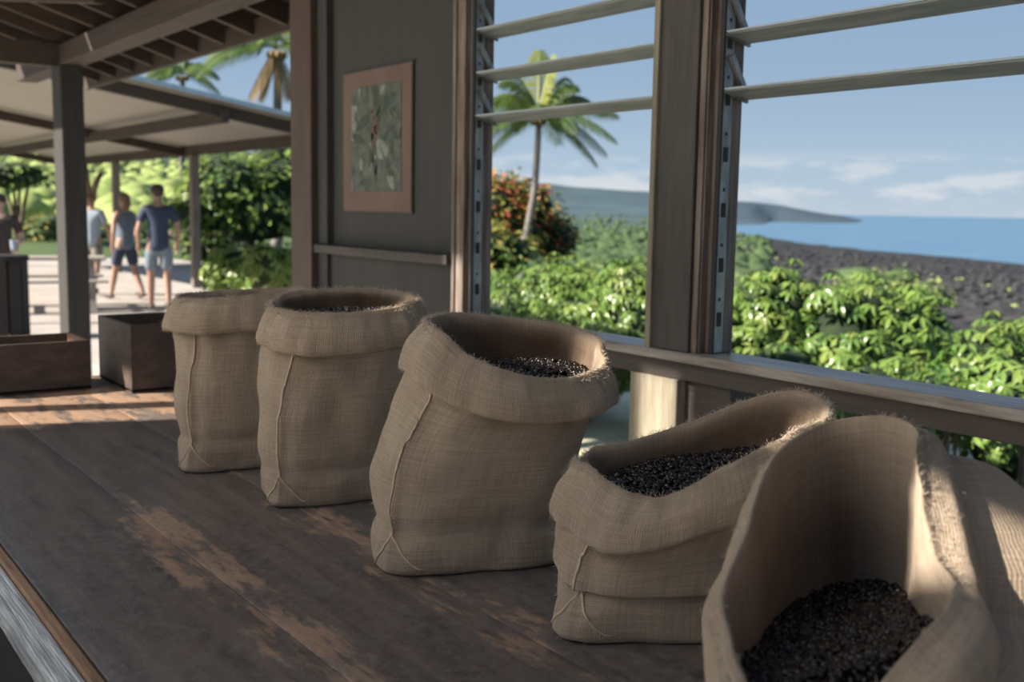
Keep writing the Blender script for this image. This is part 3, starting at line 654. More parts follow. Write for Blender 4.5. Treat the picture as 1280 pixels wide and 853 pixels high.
s = MB(); s.box((2.33, 3.33, 0), (2.43, 3.58, 1.045)); s.build('stud', M['rail_dark'], so_, bevel=.004)
# middle post and next post
def mid_post(y0, lab):
    t = empty('window_post', (2.36, y0+.09, 1.133), lab, 'post')
    b_ = MB(); b_.box((2.28, y0, 1.133), (2.44, y0+.155, 2.66)); b_.build('post_body', M['post_dark'], t, bevel=.004)
    b_ = MB(); b_.box((2.27, y0+.155, 1.133), (2.33, y0+.178, 2.66)); b_.build('stop_moulding', M['casing_pale'], t, bevel=.003)
    return t
mid_post(2.272, 'thick dark post standing on the sill between the two windows')
mid_post(1.035, 'dark post at the right end of the right-hand window')
def jalousie(name, y0, y1, rows, side_far):
    """opening between y0 (near) and y1 (far); tracks with empty clip slots on the jamb faces, tilted blades in the top rows"""
    w_ = MB(); w_.box((2.325, y1, 1.133), (2.42, y1+.045, 2.64)); wo = w_.build(name, M['casing'], bevel=.003); tag(wo, kind='structure')
    b_ = MB(); b_.box((2.325, y0-.02, 1.133), (2.42, y0, 2.64)); b_.build('jamb', M['casing'], wo, bevel=.003)
    for ya, sg in ((y1, -1), (y0, 1)):
        b_ = MB(); b_.box((2.328, ya, 1.136), (2.368, ya+sg*.010, 2.635)); tr = b_.build('metal_channel', M['metal'], wo, bevel=.002)
        b_ = MB(); b_.box((2.320, ya+sg*-.002, 1.136), (2.327, ya+sg*.014, 2.635)); b_.build('channel_lip', M['hole'], tr)
        h_ = MB(); z = 1.215
        while z < 2.55:
            h_.box((2.339, ya+sg*.009, z), (2.357, ya+sg*.0115, z+.042)); h_.box((2.344, ya+sg*.009, z+.075), (2.351, ya+sg*.0115, z+.085)); z += .16
        h_.build('clip_slot', M['hole'], tr)
    b_ = MB(); b_.box((2.335, y1+.045, 1.133), (2.42, y1+.062, 2.64)); b_.build('groove', M['rail_dark'], wo)
    b_ = MB(); b_.box((2.30, y1+.020, 1.133), (2.335, side_far-.022, 2.64)); b_.build('casing_board', M['casing'], wo, bevel=.003)
    b_ = MB(); b_.box((2.292, side_far-.022, 1.133), (2.335, side_far, 2.64)); b_.build('casing_strip', M['casing'], wo, bevel=.003)
    for z in rows:
        ti = R(-13); cw = .045; cx = 2.378
        u_ = Vector((math.cos(ti), 0, math.sin(ti))); nrm = Vector((-math.sin(ti), 0, math.cos(ti)))
        b_ = MB(); pr = [(-cw, -.003), (-cw*.92, -.006), (cw*.92, -.006), (cw, -.003), (cw, .003), (cw*.92, .006), (-cw*.92, .006), (-cw, .003)]
        vs_ = []
        for y in (y0+.014, y1-.014):
            for a_, c_ in pr: vs_.append(Vector((cx, y, z))+u_*a_+nrm*c_)
        k = len(pr); b_.add(vs_, [(i, (i+1) % k, k+(i+1) % k, k+i) for i in range(k)]+[tuple(range(k))[::-1], tuple(range(k, 2*k))])
        bl = b_.build('louvre_blade', M['blade'], wo)
        for sg_ in (-1, 1):
            b_ = MB(); b_.bar(Vector((cx, y0+.014, z))+u_*sg_*(cw+.002), Vector((cx, y1-.014, z))+u_*sg_*(cw+.002), .010, .005); b_.build('blade_edge', M['blade_edge'], bl)
        for ya, sgn in ((y1, -1), (y0, 1)):
            b_ = MB(); b_.bar(Vector((cx, ya+sgn*.013, z-.009))-u_*cw*1.15, Vector((cx, ya+sgn*.013, z-.009))+u_*cw*1.1, .010, .007)
            b_.bar((2.348, ya+sgn*.018, z+.105), (2.425, ya+sgn*.018, z-.012), .012, .016)
            b_.build('blade_clip', M['metal'], wo)
    return wo
ROWS = (1.890, 2.050, 2.210, 2.370, 2.530)
jalousie('window_1', 2.45, 3.505, ROWS, 3.60)
jalousie('window_2', 1.215, 2.225, ROWS, 2.272)
jalousie('window_3', .05, .98, ROWS, 1.035)

# ceiling: header beam over the wall, eave beam, rafters and boards
SL = math.tan(R(17))
def roof_z(x): return 2.80+(2.3-x)*SL            # underside of the boards' bearing line (top of rafters is +.12)
cb = MB()
def slab(y0, y1, x0, x1):
    t_ = .025
    cb.add([(x0, y0, roof_z(x0)+.12), (x1, y0, roof_z(x1)+.12), (x1, y1, roof_z(x1)+.12), (x0, y1, roof_z(x0)+.12),
            (x0, y0, roof_z(x0)+.12+t_), (x1, y0, roof_z(x1)+.12+t_), (x1, y1, roof_z(x1)+.12+t_), (x0, y1, roof_z(x0)+.12+t_)],
           [(3,2,1,0),(4,5,6,7),(0,1,5,4),(1,2,6,5),(2,3,7,6),(3,0,4,7)])
slab(-1.0, 8.72, .3, 2.88); slab(8.79, 11.0, .3, 2.88); slab(8.72, 8.79, 1.95, 2.88); slab(8.72, 8.79, .3, 1.2)
ceil = cb.build('ceiling', M['roofboard']); tag(ceil, kind='structure')
# the boards are seen as separate planks between the rafters
for i in range(23):
    y = -.95+i*.52
    bx = MB()
    bx.bar((.3, y, roof_z(.3)+.06), (2.84, y, roof_z(2.84)+.06), .05, .12)
    bx.build('rafter', M['rafter'], ceil)
for x in (2.05, 1.5, .9):
    bx = MB(); bx.bar((x, -.9, roof_z(x)+.108), (x, 8.6, roof_z(x)+.108), .10, .018); bx.build('roof_board', M['rafter'], ceil)
bx = MB(); bx.box((2.22, -1.0, 2.64), (2.40, 11.0, 2.80)); bx.build('header_beam', M['beam'], ceil, bevel=.006)
bx = MB(); bx.box((2.82, -1.0, 2.61), (2.86, 11.0, 2.745)); bx.build('fascia', M['beam'], ceil, bevel=.004)
bx = MB(); bx.bar((-1.6, 9.47, 2.72), (2.25, 9.47, 2.72), .12, .18); bx.build('tie_beam', M['beam'], ceil)
bx = MB(); bx.bar((1.3, 9.47, roof_z(1.3)), (1.9, 7.0, 2.8), .07, .10); bx.build('brace', M['rafter'], ceil)
bx = MB(); bx.bar((.6, -.9, roof_z(.6)-.06), (.6, 10.9, roof_z(.6)-.06), .10, .14); bx.build('purlin', M['beam'], ceil)

# left wall (outside the frame): added, with holes cut to aim sun patches
lw = MB(); cv = MB(); X0, X1 = -1.66, -1.60
HOLES = [(1.02, 2.42, .1, 1.90), (2.48, 3.70, .1, 1.90), (4.17, 4.38, 1.0, 2.70), (4.50, 5.10, 1.0, 2.70),
         (1.50, 1.72, 2.86, 2.99), (1.96, 2.24, 3.04, 3.15), (2.40, 2.68, 3.07, 3.18), (2.98, 3.02, 3.08, 3.18), (3.055, 3.095, 3.08, 3.18), (3.13, 3.17, 3.08, 3.18), (3.205, 3.245, 3.08, 3.18),
         (3.74, 3.90, 3.26, 3.56), (4.95, 5.02, 3.60, 3.86)]
ys = sorted({.95, 5.2} | {h[0] for h in HOLES} | {h[1] for h in HOLES})
for ya, yb in zip(ys, ys[1:]):
    hs_ = sorted((h[2], h[3]) for h in HOLES if h[0] <= ya and h[1] >= yb); z = 0
    for h in hs_+[(4.6, 4.6)]:
        if h[0] > z:                                  # boards below, pale canvas sheet above, added to glow with sun
            if z < 2.08: lw.box((X0, ya, z), (X1, yb, min(h[0], 2.08)))
            if h[0] > 2.08: z_ = max(z, 2.08); cv.add([(-1.63, ya, z_), (-1.63, yb, z_), (-1.63, yb, h[0]), (-1.63, ya, h[0])], [(0, 1, 2, 3)])
        z = h[1]
lw.box((X0, 5.2, 2.62), (X1, 8.4, 4.6))
wlo = lw.build('wall_left_added', M['bounce_boards']); tag(wlo, kind='structure'); cv.build('added_diffuser', M['diffuser'], wlo)
b = MB(); b.box((-1.6, -1.7, 0), (2.3, -1.6, 2.6)); tag(b.build('wall_back_added', M['darkwall']), kind='structure')  # added behind the camera to block light from the rear

# framed print
pic = empty('framed_print', (2.325, 4.26, 1.53), 'dusty pink mounted print of leaves hanging on the dark wall', 'picture')
b = MB(); b.box((2.322, 3.948, 1.520), (2.3295, 4.580, 2.154)); b.build('backing_frame', M['frame'], pic)
b = MB(); b.box((2.318, 3.955, 1.528), (2.322, 4.572, 2.145)); b.build('mat_board', M['mat_board'], pic)
pr = MB(); py0, py1, pz0, pz1 = 4.035, 4.487, 1.615, 2.075
pr.box((2.3155, py0, pz0), (2.318, py1, pz1), 0)
rnd = random.Random(3)
cy_, cz_ = (py0+py1)/2+.01, pz0+.27
def pleaf(y, z, a, ln, wd, mi, lay):
    vs_ = []; n = 8
    for i in range(n+1):
        t = i/n; vs_.append((t*ln, wd*math.sin(math.pi*t)**.8*(1-.3*t)))
    pts = vs_+[(p[0], -p[1]) for p in vs_[::-1][1:-1]]
    ca, sa = math.cos(a), math.sin(a)
    w3 = [(2.3150-.0003*lay, min(py1-.002, max(py0+.002, y+p[0]*ca-p[1]*sa)), min(pz1-.002, max(pz0+.002, z+p[0]*sa+p[1]*ca))) for p in pts]
    pr.add(w3, [tuple(range(len(w3)))], mi)
for i in range(60):
    a = rnd.uniform(0, 6.283); r0 = rnd.uniform(.05, .30)
    pleaf(cy_+math.cos(a)*r0, cz_+math.sin(a)*r0*1.1, a+rnd.uniform(-1.5, 1.5), rnd.uniform(.05, .14), rnd.uniform(.012, .032), (1, 2, 1, 2, 2)[i % 5], i*.02+1)
for i in range(9): pleaf(cy_+rnd.uniform(-.02, .02), pz0+.02+i*.05, R(90)+rnd.uniform(-.5, .5), .10, .022, 2, 3)
for i in range(16): pleaf(cy_+rnd.uniform(-.035, .035), cz_+rnd.uniform(-.06, .08), rnd.uniform(0, 6), .028, .011, 3, 4)
pr.build('print', [M['print_bg'], M['print_leaf'], M['print_dark'], M['print_red']], pic)

# ================================================================== PAVILION
pav = empty('open_pavilion', (4.5, 21, 0), 'open-sided pavilion with tin roof on slim posts beyond the veranda', 'pavilion')
def pz(x): return 2.60+.155*(7.0-x)                 # underside of the tin
b = MB(); y0, y1, xa, xb = 13.75, 29.2, 2.2, 7.25
b.add([(xa, y0, pz(xa)), (xb, y0, pz(xb)), (xb, y1, pz(xb)), (xa, y1, pz(xa))], [(3,2,1,0)], 0)
b.add([(xa, y0, pz(xa)+.06), (xb, y0, pz(xb)+.06), (xb, y1, pz(xb)+.06), (xa, y1, pz(xa)+.06)], [(0,1,2,3)], 1)
b.add([(xa, y0, pz(xa)), (xb, y0, pz(xb)), (xb, y0, pz(xb)+.06), (xa, y0, pz(xa)+.06), (xa, y1, pz(xa)), (xb, y1, pz(xb)), (xb, y1, pz(xb)+.06), (xa, y1, pz(xa)+.06)],
      [(0,1,2,3), (5,4,7,6), (1,5,6,2), (4,0,3,7)], 1)
b.build('tin_roof', [M['tin'], M['tin_top']], pav)
for y in (13.95, 20.3, 29.0):
    b = MB(); b.bar((2.25, y, pz(2.25)-.11), (7.05, y, pz(7.05)-.11), .09, .16); b.build('rafter', M['beam'], pav)
for x, dz in ((7.0, -.01), (5.3, .08), (2.4, .08)):
    b = MB(); b.bar((x, 13.8, pz(x)-.10-dz), (x, 29.1, pz(x)-.10-dz), .09, .17); b.build('eave_beam' if x == 7.0 else 'purlin', M['beam'], pav)
for (x, y) in ((6.95, 19.7), (6.95, 24.7), (6.95, 29.0), (6.95, 13.95), (2.4, 29.0)):
    b = MB(); b.box((x-.075, y-.075, -.01), (x+.075, y+.075, pz(x)-.185)); b.build('post', M['post_grey'], pav, bevel=.01)

# dead forked trunk beyond the pavilion
p = atd(113, 300, 25); ft = MB(); g0 = -.01
ft.tube([(p.x, p.y, g0), atd(113, 300, 25), atd(112, 250, 25)], [.13, .11, .10], 8); ft.tube([atd(112, 258, 25), atd(108, 225, 25), atd(106, 205, 25)], [.1, .08, .06], 8); ft.tube([atd(113, 255, 25), atd(119, 232, 25), atd(127, 214, 25)], [.09, .07, .05], 8)
tag(ft.build('forked_trunk', M['twig'], smooth=True), 'bare forked tree trunk behind the thick dark post', 'tree')

# picnic table
ptp = onz(60, 352, 0)
pt = empty('picnic_table', (ptp.x, ptp.y, -.01), 'sun-bleached picnic table with benches left of the dark post', 'picnic table', rz=R(-12))
pt.location = (3.55, 16.6, -.01)
def pbox(nm, a, c, m_=None):
    b_ = MB(); b_.box(a, c); return b_.build(nm, m_ or M['picnic'], pt, bevel=.005, world=False)
for i in range(4): pbox('table_board', (-.9, -.36+i*.182, .72), (.9, -.36+i*.182+.17, .76))
for sy in (-1, 1):
    for k in range(2): pbox('bench_board', (-.9, sy*.66-.13+k*.135, .42), (.9, sy*.66-.13+k*.135+.125, .455))
for sx_ in (-.65, .65):
    pbox('bench_support', (sx_-.03, -.78, .36), (sx_+.03, .78, .42)); pbox('top_support', (sx_-.03, -.34, .66), (sx_+.03, .34, .72))
    for sy in (-1, 1):
        b_ = MB(); b_.bar((sx_+.05, sy*.55, 0), (sx_+.05, sy*.22, .70), .04, .09, up=(1, 0, 0)); b_.build('leg', M['picnic'], pt, world=False)

# ================================================================== PEOPLE
def skin_chain(name, nodes, edges, m_, parent, root=0, sub=2):
    me = bpy.data.meshes.new(name); me.from_pydata([n_[0] for n_ in nodes], edges, []); me.materials.append(m_)
    o = bpy.data.objects.new(name, me); C.objects.link(o); o.parent = parent
    sk = o.modifiers.new('skin', 'SKIN'); sk.use_smooth_shade = True
    for i, n_ in enumerate(nodes):
        sv = me.skin_vertices[0].data[i]; r_ = n_[1]; sv.radius = r_ if isinstance(r_, tuple) else (r_, r_); sv.use_root = (i == root)
    ss = o.modifiers.new('sub', 'SUBSURF'); ss.levels = sub; ss.render_levels = sub
    return o
def person(loc, rz, H, lab, shirt, shorts, skin, hair, stride=.16, armbend=.03, hairlong=False, group=None, cupmat=None, lean=0, sleeves=True):
    """Figure faces local +Y. All sizes scale with standing height H."""
    t = empty('person', loc, lab, 'person', group, rz); s = H/1.75
    def V(x, y, z): return (x*s, y*s, z*s)
    hipz = .93; st = stride
    J = {}
    nd = [(V(0, 0, .98), .125*s), (V(0, .0, 1.12), .115*s), (V(0, .01, 1.28), .135*s), (V(0, 0, 1.42), .10*s), (V(0, -.005, 1.50), .055*s), (V(0, .01, 1.56), .055*s), (V(0, .02, 1.64), (.078*s, .09*s)), (V(0, .015, 1.70), .07*s)]
    ed = [(i, i+1) for i in range(7)]
    legs = []
    for sg, ff in ((-1, 1), (1, -1)):
        k = len(nd); kn = (sg*.10, ff*st*.45+.02, .50); an = (sg*.10, ff*st-.05*(ff < 0), .09+(.04 if ff < 0 else 0))
        nd += [(V(sg*.095, 0, .90), .092*s), (V(kn[0], kn[1]*.6, .70), .080*s), (V(*kn), .056*s), (V(an[0], lerp(kn[1], an[1], .35), .36), .058*s), (V(*an), .036*s), (V(an[0], an[1]+.06, .045), .038*s), (V(an[0]+sg*.01, an[1]+.15, .035), .030*s)]
        ed += [(0, k)]+[(k+i, k+i+1) for i in range(6)]; legs.append((kn, an, k))
    arms = []
    for sg, ff in ((-1, -1), (1, 1)):
        k = len(nd); sw = ff*st*.55
        el_ = (sg*.275, -.02+sw*.25, 1.12); wr = (sg*(.275-armbend*.4), .03+sw*.7+armbend*1.6, .89+armbend*1.3)
        nd += [(V(sg*.175, -.005, 1.405), .062*s), (V(sg*.225, -.01, 1.28), .046*s), (V(*el_), .038*s), (V(lerp(el_[0], wr[0], .5), lerp(el_[1], wr[1], .5), lerp(el_[2], wr[2], .5)), .034*s), (V(*wr), .025*s),
               (V(wr[0], wr[1]+.01, wr[2]-.06), (.022*s, .036*s)), (V(wr[0], wr[1]+.015, wr[2]-.10), (.018*s, .034*s))]
        ed += [(3, k)]+[(k+i, k+i+1) for i in range(6)]
        arms.append((el_, wr))
    skin_chain('body', nd, ed, skin, t)
    # hands: four fingers and a thumb
    for (el_, wr), sg in zip(arms, (-1, 1)):
        nn_, ee = [], []
        base = Vector((wr[0], wr[1]+.015, wr[2]-.10))
        for j, (dy, ln) in enumerate(((-.026, .055), (-.009, .068), (.009, .065), (.026, .05))):
            k = len(nn_); nn_ += [(V(base.x, base.y+dy, base.z+.01), .009*s), (V(base.x-sg*.004, base.y+dy*1.1, base.z-ln*.5), .0085*s), (V(base.x-sg*.016, base.y+dy*1.15, base.z-ln), .007*s)]; ee += [(k, k+1), (k+1, k+2)]
            skin_chain('finger', nn_[k:], [(0, 1), (1, 2)], skin, t, sub=1)
        skin_chain('thumb', [(V(base.x, base.y+.025, base.z+.05), .011*s), (V(base.x-sg*.012, base.y+.052, base.z+.02), .010*s), (V(base.x-sg*.016, base.y+.058, base.z-.012), .008*s)], [(0, 1), (1, 2)], skin, t, sub=1)
    # face and ears
    fb = MB(); fb.blob(V(0, .115, 1.625), (.012*s, .018*s, .022*s), 1, 0, 1)
    for sg in (-1, 1): fb.blob(V(sg*.082, .01, 1.635), (.010*s, .02*s, .030*s), 2, 0, 1)
    fb.build('nose_and_ears', skin, t, smooth=True, world=False)
    fb = MB()
    for sg in (-1, 1): fb.blob(V(sg*.031, .098, 1.652), (.012*s, .008*s, .006*s), 1, 0, 1)
    fb.build('eyes', M['hair'], t, smooth=True, world=False)
    fb = MB(); fb.blob(V(0, .098, 1.585), (.024*s, .008*s, .006*s), 1, 0, 1); fb.build('mouth', M['mat_board'], t, smooth=True, world=False)
    hb = MB(); hb.blob(V(0, -.012, 1.675), (.094*s, .108*s, .092*s), 5, .05, 3)
    if hairlong: hb.blob(V(0, -.075, 1.60), (.075*s, .05*s, .11*s), 6, .1, 2)
    hb.build('hair', hair, t, smooth=True, world=False)
    # clothing
    nd2 = [(V(0, 0, .80), .165*s), (V(0, 0, .95), .162*s), (V(0, 0, 1.10), .148*s), (V(0, .005, 1.27), .158*s), (V(0, 0, 1.39), .125*s), (V(0, -.003, 1.465), .066*s)]; e2 = [(0, 1), (1, 2), (2, 3), (3, 4), (4, 5)]
    for (el_, wr), sg in zip(arms, (-1, 1)):
        k = len(nd2)
        nd2 += [(V(sg*.165, -.003, 1.41), .078*s)]; e2 += [(4, k)]
        if sleeves: nd2 += [(V(sg*.222, -.01, 1.29), .066*s), (V(sg*.245, -.01, 1.22), .064*s)]; e2 += [(k, k+1), (k+1, k+2)]
    skin_chain('shirt', nd2, e2, shirt, t)
    nd3 = [(V(0, 0, 1.02), .140*s), (V(0, 0, .91), .140*s)]; e3 = [(0, 1)]
    for kn, an, k0 in legs:
        k = len(nd3); nd3 += [(V(kn[0], kn[1]*.2, .86), .110*s), (V(kn[0], kn[1]*.6, .70), .104*s), (V(kn[0], kn[1]*.95, .53), .092*s)]; e3 += [(1, k), (k, k+1), (k+1, k+2)]
    skin_chain('shorts', nd3, e3, shorts, t, root=1)
    for kn, an, k0 in legs:
        sb = MB(); sb.blob(V(an[0], an[1]+.055, max(.04, an[2]-.045)), (.052*s, .135*s, .042*s), 3, .05, 2); sb.build('shoe', M['shoe'], t, smooth=True, world=False)
    return t
pv = onz(200, 388, 0)
away = math.atan2(-pv.x, pv.y)
person((pv.x, pv.y, .0), R(-10), 1.80, 'person in navy t-shirt and blue grey shorts walking away, seen from behind', M['navy'], M['denim'], M['skin'], M['hair'], .12)
pv = onz(158, 374, 0)
person((pv.x, pv.y, .0), R(25), 1.68, 'person with tied brown hair, slate blue top and dark shorts, walking in the middle', M['slate'], M['navy'], M['skin'], M['hair_brown'], .24, hairlong=True, sleeves=False)
pv = onz(117, 368, 0)
person((pv.x, pv.y, .0), R(-35), 1.68, 'person in light blue shirt and khaki shorts just right of the thick post', M['ltblue'], M['khaki'], M['skin'], M['hair_brown'], .2)
pv = onz(5, 404, 0)
person((pv.x, pv.y, .0), R(165), 1.62, 'person in dark top and shorts at the left edge holding a pale cup', M['darkcloth'], M['darkcloth'], M['skin_pale'], M['hair'], .02, armbend=.16)
c_ = onz(5, 404, 0); cu = MB()
hp = atd(17, 306, (Vector((c_.x, c_.y, 1))-EYE).dot(_f)-.22)
cu.tube([hp-Vector((0,0,.06)), hp+Vector((0,0,.06))], [.034, .042], 14)
tag(cu.build('paper_cup', M['cup'], smooth=False), 'pale blue cup held by the person in the dark top', 'cup')
# dark slatted bin beside that person
bp = onz(2, 412, 0); kb = empty('litter_bin', (bp.x-.1, bp.y-.75, 0), 'dark wooden bin at the left edge in front of the person in black', 'bin')
for k in range(10):
    a = k*R(36); b = MB(); c0 = kb.location
    b.bar((c0.x+math.cos(a)*.24, c0.y+math.sin(a)*.24, 0), (c0.x+math.cos(a)*.24, c0.y+math.sin(a)*.24, .88), .14, .03, up=(math.cos(a), math.sin(a), 0)); b.build('slat', M['bin'], kb)
b = MB(); b.tube([(c0.x, c0.y, .88), (c0.x, c0.y, .93)], [.29, .27], 20); b.build('lid', M['bin'], kb)

# ================================================================== TABLE
TZ = .90
tb = empty('long_table', (.95, 1.9, 0), 'long dark varnished plank table carrying the burlap sacks', 'table')
Y0, Y1 = -.55, 4.16
xs = [.382, .656, .955, 1.254, 1.553]
rnd = random.Random(11)
for i in range(4):
    a, c = xs[i]+.0007, xs[i+1]-.0007
    nx, ny = 16, 110; v, f, wr_ = [], [], []
    for j in range(ny+1):
        for k in range(nx+1):
            x = (a, a+.0008, a+.003)[k] if k < 3 else (c-.003, c-.0008, c)[k-nx+2] if k > nx-3 else lerp(a, c, k/nx); y = lerp(Y0, Y1, j/ny)
            ed_ = min((x-a), (c-x)); lip = .0010*math.exp(-ed_/.003)
            cup_ = .0012*math.cos((k/nx-.5)*math.pi)+.0012*noise.noise(Vector((x*9, y*2, i)))
            v.append((x, y, TZ-lip+cup_*.6))
            wv = .34*math.exp(-((ed_-.03)/.05)**2)*sstep(.7, 1.3, y)*(1-sstep(2.2, 2.8, y))+.34*sstep(3.1, 3.35, y)+.08*math.exp(-ed_/.02)  # far-end term lightens the boards to look sunlit
            if i == 0 and x < .52 and y < 3: wv = .08*math.exp(-ed_/.02)
            wr_.append(wv)
    for j in range(ny):
        for k in range(nx): q_ = j*(nx+1)+k; f.append((q_, q_+1, q_+nx+2, q_+nx+1))
    nb = len(v)
    v += [(a, Y0, TZ-.045), (c, Y0, TZ-.045), (c, Y1, TZ-.045), (a, Y1, TZ-.045)]; wr_ += [0]*4
    t0 = 0; t1 = nx; t2 = ny*(nx+1)+nx; t3 = ny*(nx+1)
    f += [(nb+3, nb+2, nb+1, nb)]
    f += [tuple([nb, nb+1]+[k for k in range(nx, -1, -1)]), tuple([nb+2, nb+3]+[t3+k for k in range(nx+1)])]
    f += [tuple([nb+3, nb]+[j*(nx+1) for j in range(ny+1)]), tuple([nb+1, nb+2]+[j*(nx+1)+nx for j in range(ny, -1, -1)])]
    b = MB(); b.add(v, f); o = b.build('plank', M['table'], tb, smooth=False)
    o.data.polygons.foreach_set('use_smooth', [n_ < nx*ny for n_ in range(len(o.data.polygons))])
    at = o.data.attributes.new('wear_sunlit', 'FLOAT', 'POINT'); at.data.foreach_set('value', wr_)
b = MB(); b.box((.3605, Y0, TZ-.05), (.3805, Y1, TZ-.001)); b.build('bare_edge', M['table_orange'], tb, bevel=.004)
b = MB(); b.box((.3165, Y0, TZ-.055), (.3595, Y1, TZ-.003)); b.build('nosing', M['table_white'], tb, bevel=.006)
b = MB(); b.box((.02, Y0+.05, TZ-.10), (.3160, Y1-.02, TZ-.035)); b.build('lower_board', M['bin'], tb, bevel=.004)
for x in (.46, 1.46):
    b = MB(); b.box((x-.02, Y0+.1, TZ-.17), (x+.02, Y1-.1, TZ-.046)); b.build('apron', M['rail_dark'], tb)
    for y in (Y0+.2, 1.8, Y1-.2):
        b = MB(); b.box((x-.05+(.07 if x < 1 else -.07), y-.05, 0), (x+.05+(.07 if x < 1 else -.07), y+.05, TZ-.046)); b.build('leg', M['post_dark'], tb, bevel=.006)

# boxes on the far end of the table
def tray(c0, c1, c3, h, lab, name='wooden_crate'):
    """c0 front-left, c1 front-right, c3 back-left: floor corners"""
    c0, c1, c3 = Vector(c0), Vector(c1), Vector(c3); ux = (c1-c0); uy = (c3-c0); th = .018
    t = empty(name, tuple((c0+c1+c3)/3*1.0), lab, 'crate'); t.location.z = TZ
    nx_, ny_ = ux.normalized(), uy.normalized()
    zt = Vector((0,0,1))
    def pl(nm, p, q_, inset, m_=M['boxwood']):
        b_ = MB(); p, q_ = Vector(p), Vector(q_)
        z0 = TZ+.004
        b_.add([p+zt*(z0-p.z), q_+zt*(z0-q_.z), q_+inset+zt*(z0-q_.z), p+inset+zt*(z0-p.z), p+zt*(TZ+h-p.z), q_+zt*(TZ+h-q_.z), q_+inset+zt*(TZ+h-q_.z), p+inset+zt*(TZ+h-p.z)],
               [(3,2,1,0),(4,5,6,7),(0,1,5,4),(1,2,6,5),(2,3,7,6),(3,0,4,7)])
        return b_.build(nm, m_, t, bevel=.003)
    c2 = c1+uy
    pl('side_board', c0, c1, ny_*th); pl('side_board', c3, c2, -ny_*th)
    pl('end_board', c0+ny_*th*1.02, c3-ny_*th*1.02, nx_*th); e_ = pl('end_board', c1+ny_*th*1.02, c2-ny_*th*1.02, -nx_*th, M['boxedge']); e_['label'] = 'orange brown end board'  # one end board lighter and more orange than the others
    b_ = MB(); b_.add([c0+nx_*.0+zt*(TZ+.004-c0.z), c1+zt*(TZ+.004-c1.z), c2+zt*(TZ+.004-c2.z), c3+zt*(TZ+.004-c3.z)]+[c0+zt*(TZ+.014-c0.z), c1+zt*(TZ+.014-c1.z), c2+zt*(TZ+.014-c2.z), c3+zt*(TZ+.014-c3.z)],
                     [(3,2,1,0),(4,5,6,7),(0,1,5,4),(1,2,6,5),(2,3,7,6),(3,0,4,7)]); b_.build('bottom_board', M['boxwood'], t)
tray((.54, 3.86, TZ), (.985, 3.86, TZ), (.54, 4.13, TZ), .172, 'low open wooden crate at the table end, in front of the dark post')
tray((1.075, 3.70, TZ), (1.50, 3.70, TZ), (1.075, 4.10, TZ), .235, 'taller dark wooden crate behind the farthest sack')

# ================================================================== SACKS
def crom(p0, p1, p2, p3, t):
    return .5*((2*p1)+(-p0+p2)*t+(2*p0-5*p1+4*p2-p3)*t*t+(-p0+3*p1-3*p2+p3)*t*t*t)
def close_curve(pts, n):
    k = len(pts); out_ = []
    for i in range(n):
        s_ = i*k/n; j = int(s_); out_.append(crom(pts[(j-1) % k], pts[j % k], pts[(j+1) % k], pts[(j+2) % k], s_-j))
    return out_
def loft(rings, steps, nseg):
    """rings: list of lists (16 pts); rows interpolated with Catmull-Rom between rings"""
    R_ = [close_curve(r_, nseg) for r_ in rings]; rows = []
    k = len(R_)
    for i in range(k-1):
        for s_ in range(steps[i]):
            t = s_/steps[i]
            rows.append([crom(R_[max(0, i-1)][j], R_[i][j], R_[i+1][j], R_[min(k-1, i+2)][j], t) for j in range(nseg)])
    rows.append(R_[-1]); return rows
def cloth(name, rows, parent, inner_shade=0, cap_bottom=False):
    n = len(rows[0]); v = [tuple(p) for r_ in rows for p in r_]
    # length coordinates
    us = [0]; mid = rows[len(rows)//2]
    for j in range(n): us.append(us[-1]+(mid[(j+1) % n]-mid[j]).length)
    vs_ = [0]
    for i in range(1, len(rows)): vs_.append(vs_[-1]+sum((rows[i][j]-rows[i-1][j]).length for j in range(0, n, 8))/(n/8))
    f = [(i*n+j, i*n+(j+1) % n, (i+1)*n+(j+1) % n, (i+1)*n+j) for i in range(len(rows)-1) for j in range(n)]
    nf = len(f)
    if cap_bottom: f.append(tuple(range(n))[::-1])
    me = bpy.data.meshes.new(name); me.from_pydata(v, [], f); me.materials.append(M['burlap'])
    uvl = me.uv_layers.new(name='UVMap'); data = []
    for q_ in range(nf):
        i, j = divmod(q_, n)
        data += [us[j], vs_[i], us[j+1], vs_[i], us[j+1], vs_[i+1], us[j], vs_[i+1]]
    if cap_bottom: data += [0, 0]*n
    uvl.data.foreach_set('uv', data)
    me.polygons.foreach_set('use_smooth', [True]*len(f))
    if inner_shade:                                        # rows inside the sack
        at = me.attributes.new('inner_shade', 'FLOAT', 'POINT')
        at.data.foreach_set('value', [max(0, min(1, (inner_shade-i)/(inner_shade*.55)))+.0 for i in range(len(rows)) for _ in range(n)])
    o = link(name, me, parent); me.update()
    return o
def wrinkle(rows, seed, amp, fr=9, fold=None):
    out_ = []; nr = len(rows)
    for i, r_ in enumerate(rows):
        c = sum(r_, Vector())/len(r_); row = []
        for j, p in enumerate(r_):
            o_ = (p-c); o_.z = 0
            if o_.length > 1e-4: o_.normalize()
            k = amp*noise.noise(p*fr+Vector((seed*3.7, 0, 0)))+amp*.45*noise.noise(p*fr*2.6+Vector((0, seed, 0)))
            k += fold(i, j, p) if fold else 0
            q_ = p+o_*k
            row.append(q_)
        out_.append(row)
    return out_
